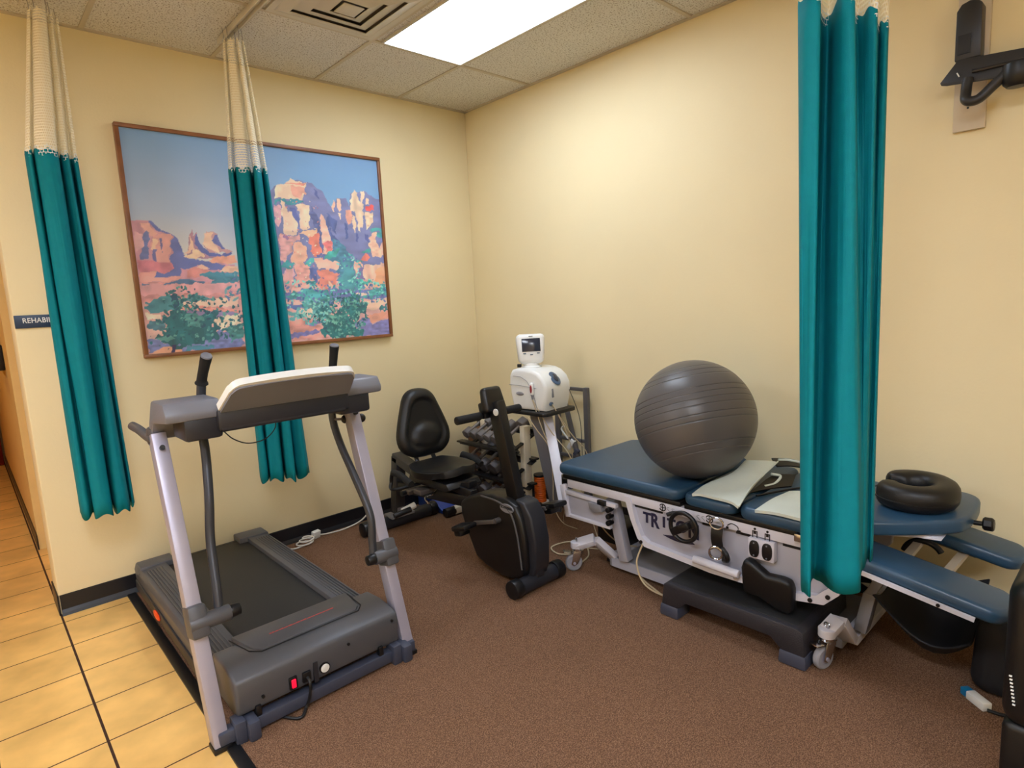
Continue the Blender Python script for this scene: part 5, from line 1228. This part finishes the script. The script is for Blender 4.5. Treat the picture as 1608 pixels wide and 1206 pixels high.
# ------------------------------------------------------------------ traction harness pads on the cushions
def drape(name, label, rows, m, th, cat_='harness pad'):
    t = thing(name, label, cat_, rows[0][0]); b = MB(); 
    R2 = [cat_rom(r, 6) for r in rows]
    cols = list(zip(*R2)); cols = [cat_rom(list(c), 5) for c in cols]
    b.sheet(cols, th=th); b.build('pad', m, t, ang=60)
    return t, cols
rows = [[(-.770, -2.375, .60), (-.765, -2.41, .607), (-.77, -2.475, .609), (-.775, -2.56, .608), (-.785, -2.60, .597)],
        [(-.665, -2.385, .622), (-.655, -2.42, .628), (-.65, -2.49, .630), (-.64, -2.55, .632), (-.638, -2.58, .636)],
        [(-.53, -2.44, .652), (-.53, -2.465, .656), (-.52, -2.51, .66), (-.49, -2.54, .662), (-.47, -2.565, .656)],
        [(-.40, -2.44, .684), (-.39, -2.46, .685), (-.36, -2.50, .684), (-.33, -2.53, .68), (-.30, -2.55, .672)]]
t, _ = drape('harness_pad', 'pale grey green harness pad arching up from the table edge beside the ball', rows, M_pad, .012)
e = MB(); e.tube(cat_rom([(-.785, -2.603, .597), (-.638, -2.583, .638), (-.47, -2.568, .658), (-.30, -2.553, .674)]), .0035, 6); e.build('binding', M_pad, t)
rows = [[(-.33, -2.56, .66), (-.27, -2.60, .655), (-.22, -2.65, .64), (-.18, -2.70, .61)], [(-.25, -2.50, .672), (-.19, -2.55, .665), (-.14, -2.60, .645), (-.11, -2.66, .612)]]
t = thing('harness_strap', 'black harness strap trailing over the cushion behind the pale pad', 'strap', (-.4, -2.6, .6))
b = MB(); b.sheet([cat_rom(r, 5) for r in rows], th=.006); b.build('black_flap', M_blkvinyl, t)
b = MB(); b.sheet([cat_rom([(-.60, -2.56, .60), (-.50, -2.60, .602), (-.40, -2.66, .601)], 5), cat_rom([(-.46, -2.57, .63), (-.38, -2.58, .635), (-.28, -2.63, .62)], 5)], th=.006); b.build('black_panel', M_blkvinyl, t)
MB().tube(cat_rom([(-.42, -2.575, .645), (-.38, -2.60, .63), (-.44, -2.60, .61), (-.5, -2.58, .608)]), .006, 8).build('pale_loop', M_pad, t)
b = MB(); b.tube(cat_rom([(-.62, -2.60, .60), (-.50, -2.65, .60), (-.40, -2.70, .60), (-.30, -2.76, .60)]), .005, 6); b.build('cord', M_blackcable, t)
b = MB(); b.tube(cat_rom([(-.29, -2.55, .68), (-.25, -2.59, .675), (-.20, -2.67, .65), (-.15, -2.74, .605)]), .006, 6); b.build('edge_binding', M_pad, t)
rows = [[(-.775, -2.665, .594), (-.775, -2.74, .603), (-.78, -2.82, .605), (-.785, -2.93, .602)],
        [(-.64, -2.675, .607), (-.64, -2.75, .612), (-.64, -2.83, .614), (-.64, -2.93, .61)],
        [(-.50, -2.69, .609), (-.48, -2.76, .618), (-.48, -2.84, .62), (-.5, -2.93, .614)]]
drape('harness_pad', 'pale grey green harness pad lying flat, partly behind the right curtain', rows, M_pad, .012)
# ------------------------------------------------------------------ face cradle cushion (horseshoe)
t = thing('face_cushion', 'black horseshoe face cushion on the head end of the table', 'cushion', (-.40, -3.12, .622))
b = MB(); pts = []
c0 = V((-.40, -3.135, .675)); n = 40; a0, a1 = math.radians(112), math.radians(112+322)
bm = b.bm; rings = []
for i in range(n+1):
    a = a0+(a1-a0)*i/n; e = min(1, min(i, n-i)/3.0); e = math.sin(e*math.pi/2)**.5 if e > 0 else .12
    cx_, cy_ = c0.x+.104*math.cos(a), c0.y+.097*math.sin(a)
    tx, ty = -math.sin(a), math.cos(a); ox, oy = math.cos(a), math.sin(a)
    rg = []
    for k in range(16):
        q = k/16*2*math.pi; cu, su = math.cos(q), math.sin(q)
        rr = .049*math.copysign(abs(cu)**.75, cu)*e; zz = .05*math.copysign(abs(su)**.75, su)*(.75+.25*e)
        rg.append(bm.verts.new((cx_+ox*rr, cy_+oy*rr, c0.z+zz+.02*(ox*.2))))
    rings.append(rg)
for A, Bq in zip(rings, rings[1:]):
    for k in range(16): bm.faces.new((A[k], A[(k+1) % 16], Bq[(k+1) % 16], Bq[k]))
bm.faces.new(rings[0][::-1]); bm.faces.new(rings[-1])
b.build('pad', M_blkvinyl, t, ang=60)
MB().torus((c0.x, c0.y, c0.z-.012), .1515, .0028, a0=a0+.2, a1=a1-.2, n=40, seg=6, sc=(1, .955)).build('piping', M_blkvinyl, t)
# ------------------------------------------------------------------ aerobic step
t = thing('step_platform', 'charcoal aerobic step platform on the carpet in front of the table', 'step', (-.60, -2.56, 0))
b = MB(); b.prism([(-2.245, .055), (-2.255, .155), (-2.28, .168), (-2.86, .168), (-2.885, .155), (-2.893, .055), (-2.80, .055), (-2.755, .095), (-2.37, .095), (-2.33, .055)], 'x', -.825, -.36, bev=.007, seg=2, ang=20)
b.build('platform', M_step, t)
MB().bx(-.80, -.385, -2.855, -2.285, .168, .1705, bev=.001).build('grip_surface', M_belt, t)
for y0, y1 in ((-2.335, -2.238), (-2.90, -2.79)):
    for x0, x1 in ((-.832, -.72), (-.47, -.355)):
        MB().box(((x0+x1)/2, (y0+y1)/2, .0315), (x1-x0, y1-y0, .057), bev=.01, taper=(.96, .96)).build('rubber_foot', M_stepfoot, t)
# contoured black pad leaning on the step against the table
PD = .02
t = thing('contoured_pad', 'black contoured vinyl pad standing on the step against the table side', 'pad', (-.80, -2.73, .171))
b = MB(); pf = [(-2.635, .215), (-2.63, .33), (-2.645, .372), (-2.68, .365), (-2.74, .325), (-2.80, .33), (-2.835, .325), (-2.845, .29), (-2.845, .20), (-2.82, .178), (-2.77, .185), (-2.70, .215), (-2.66, .215)]
b.prism([(y+PD, z) for y, z in pf], 'x', -.785, -.735, bev=.016, seg=3, ang=50)
bmesh.ops.rotate(b.bm, cent=(-.8, -2.74, .30), matrix=Matrix.Rotation(-.10, 3, 'Y'), verts=b.bm.verts); b.build('pad', M_blkvinyl, t, ang=50)
t = thing('snap_ring', 'small chrome ring lying on the right end of the step', 'ring', (-.52, -2.82, .172))
MB().torus((-.52, -2.82, .176), .014, .003, n=20, seg=6).build('ring', M_chrome, t)
MB().torus((-.535, -2.80, .176), .012, .003, n=20, seg=6).build('second_ring', M_steel, t)
# ------------------------------------------------------------------ foot pedal and floor cables
t = thing('foot_pedal', 'flat black foot switch with coiled cord on the carpet under the table', 'foot switch', (-.50, -1.80, .003))
MB().prism([(-.545, -1.70), (-.53, -1.89), (-.42, -1.88), (-.43, -1.71)], 'z', .003, .024, bev=.003).build('plate', M_black, t)
MB().prism([(-.53, -1.715), (-.52, -1.86), (-.44, -1.855), (-.445, -1.72)], 'z', .024, .03, bev=.003).build('treadle', M_stepfoot, t)
t = thing('table_cable', 'cream cable looped under the frame of the treatment table', 'cable', (-.6, -1.9, .003))
MB().tube(cat_rom([(-.50, -1.50, .02), (-.58, -1.52, .010), (-.66, -1.44, .009), (-.62, -1.34, .009), (-.50, -1.36, .010), (-.46, -1.46, .012), (-.56, -1.58, .010), (-.68, -1.62, .012)]), .0045, 8).build('floor_loop', M_cable, t)
MB().tube(cat_rom([(-.735, -2.08, .27), (-.75, -2.055, .17), (-.74, -2.09, .07), (-.70, -2.17, .02), (-.64, -2.22, .011), (-.58, -2.21, .012), (-.55, -2.13, .012)]), .0045, 8).build('hanging_loop', M_cable, t)
MB().tube(cat_rom([(-.52, -1.74, .04), (-.50, -1.70, .036), (-.47, -1.74, .036), (-.50, -1.83, .036), (-.60, -1.98, .010), (-.66, -2.10, .010), (-.70, -2.20, .010)]), .0045, 8).build('pedal_lead', M_cable, t)
MB().tube(cat_rom([(-.60, -1.60, .32), (-.57, -1.66, .24), (-.54, -1.72, .16), (-.50, -1.78, .11), (-.45, -1.84, .10)]), .004, 8).build('drop_lead', M_cable, t)
# tangle of black parts behind end panel
o = MB().bx(-.50, -.30, -1.80, -1.60, .09, .20, bev=.01).build('motor_box', M_black, None); o.parent = bpy.data.objects['treatment_table']; o.location = V(o.location)-V((-.42, -2.2, 0)); o['label'] = 'black motor housing'
# ------------------------------------------------------------------ wall bracket
t = thing('wall_bracket', 'charcoal metal wall bracket with slotted shelf plate mounted at upper right', 'bracket', (-.05, -3.2, 2.07))
MB().bx(-.022, -.001, -3.222, -3.117, 2.075, 2.93, bev=.002).build('backing_board', M_plate, t, label='painted wooden backing board')
MB().cyl((-.022, -3.165, 2.16), (-.025, -3.165, 2.16), .004, seg=10).build('screw', M_black, t)
b = MB(); b.prism([(-3.125, 2.33), (-3.125, 2.51), (-3.14, 2.533), (-3.165, 2.54), (-3.19, 2.536), (-3.205, 2.52), (-3.208, 2.33)], 'x', -.085, -.022, bev=.004); b.build('arm_cover', M_bracket, t)
MB().bx(-.088, -.084, -3.175, -3.135, 2.35, 2.42).build('cover_slot', M_black, t)
b = MB(); b.prism([(-3.143, 2.326), (-3.60, 2.285), (-3.60, 2.20), (-3.26, 2.226), (-3.11, 2.241), (-3.092, 2.246), (-3.088, 2.256)], 'x', -.112, -.104, bev=.001); b.build('shelf_plate', M_bracket, t)
MB().prism([(-3.14, 2.31), (-3.60, 2.27), (-3.60, 2.278), (-3.14, 2.318)], 'x', -.104, -.085).build('plate_flange', M_bracket, t)
MB().beam((-.116, -3.15, 2.262), (-.116, -3.142, 2.278), .004, .004).build('plate_slot', M_white, t)
MB().tube([(-.116, -3.19, 2.27), (-.116, -3.60, 2.262)], .007, 8).build('plate_rib', M_bracket, t)
MB().tube(cat_rom([(-.125, -3.18, 2.245), (-.135, -3.178, 2.20), (-.155, -3.185, 2.16), (-.155, -3.22, 2.155), (-.15, -3.26, 2.19), (-.15, -3.30, 2.225)]), .018, 12).build('support_tube', M_bracket, t)
MB().lathe([(0, 0), (.03, .002), (.042, .015), (.048, .05), (.045, .08)], (-.14, -3.33, 2.17), (0, 0, 1), 20).build('tube_socket', M_black, t)
# ------------------------------------------------------------------ right edge: chair, bag, cord tap
t = thing('padded_chair', 'black padded chair mostly cut off by the right edge of the photo', 'chair', (-1.08, -3.72, 0))
b = MB(); b.box((-1.08, -3.72, .53), (.26, .38, .40), bev=.045, seg=4); b.build('padded_back', M_blkvinyl, t, ang=60)
b = MB(); b.box((-1.08, -3.72, .22), (.24, .37, .24), bev=.02, seg=3); b.build('seat_base', M_blkvinyl, t, ang=60)
for x, y in ((-1.18, -3.56), (-.98, -3.56), (-1.18, -3.88), (-.98, -3.88)): MB().cyl((x, y, .004), (x, y, .14), .015, seg=12).build('leg', M_black, t)
zb = MB()
for k in range(9): zb.box((-1.212, -3.549-.0013*k, .478-.0095*k), (.004, .006, .003))
zb.build('zip_teeth', M_white, t, smooth=False)
t = thing('floor_bag', 'black soft bag slumped on the carpet under the near armrest', 'bag', (-.42, -3.445, .003))
b = MB(); b.box((-.42, -3.445, .145), (.25, .17, .28), bev=.05, seg=4, taper=(.85, .9))
for v in b.bm.verts: v.co += V((noise.noise(v.co*9), noise.noise(v.co*9+V((5, 0, 0))), 0))*.012
b.build('body', mat('black_nylon', (12, 13, 20), .7), t, ang=60)
MB().tube(cat_rom([(-.635, -3.43, .01), (-.63, -3.47, .010), (-.60, -3.54, .010)]), .006, 8).build('bottom_piping', M_blackcable, t)
t = thing('cord_tap', 'white outlet block with blue plug on the carpet by the black bag', 'outlet block', (-.61, -3.40, .003))
b = MB(); b.box((-.610, -3.402, .018), (.075, .034, .03), bev=.004); bmesh.ops.rotate(b.bm, cent=(-.610, -3.402, .018), matrix=Matrix.Rotation(-2.25, 3, 'Z'), verts=b.bm.verts); b.build('block', M_white, t)
b = MB(); b.box((-.5785, -3.363, .018), (.03, .03, .028), rot=(0, 0, .89), bev=.004); b.build('plug', M_cyan, t, label='blue plug')
# black sling hanging beneath armrest
t = thing('sling', 'black fabric sling sagging beneath the near armrest of the table', 'sling', (-.45, -3.2, .10))
rows = []
for i in range(9):
    k = i/8; y = -3.06-.30*k
    rows.append([(-.62+.05*math.sin(k*3), y, .30-.13*math.sin(k*math.pi*.9)-.05*k), (-.50, y, .26-.15*math.sin(k*math.pi*.9)-.04*k), (-.34, y, .28-.12*math.sin(k*math.pi)-.03*k), (-.24, y, .32-.05*math.sin(k*math.pi))])
b = MB(); b.sheet([cat_rom(r, 4) for r in rows], th=.006); b.build('cloth', mat('black_nylon', (12, 13, 20), .7), t, ang=60)
# hallway fixture
t = thing('wall_box', 'small black box fixed on the orange hallway wall at far left', 'box', (-2.9, 2.0, 1.2))
MB().bx(-2.93, -2.857, 1.7, 2.1, 1.18, 1.36, bev=.01).build('housing', M_black, t)
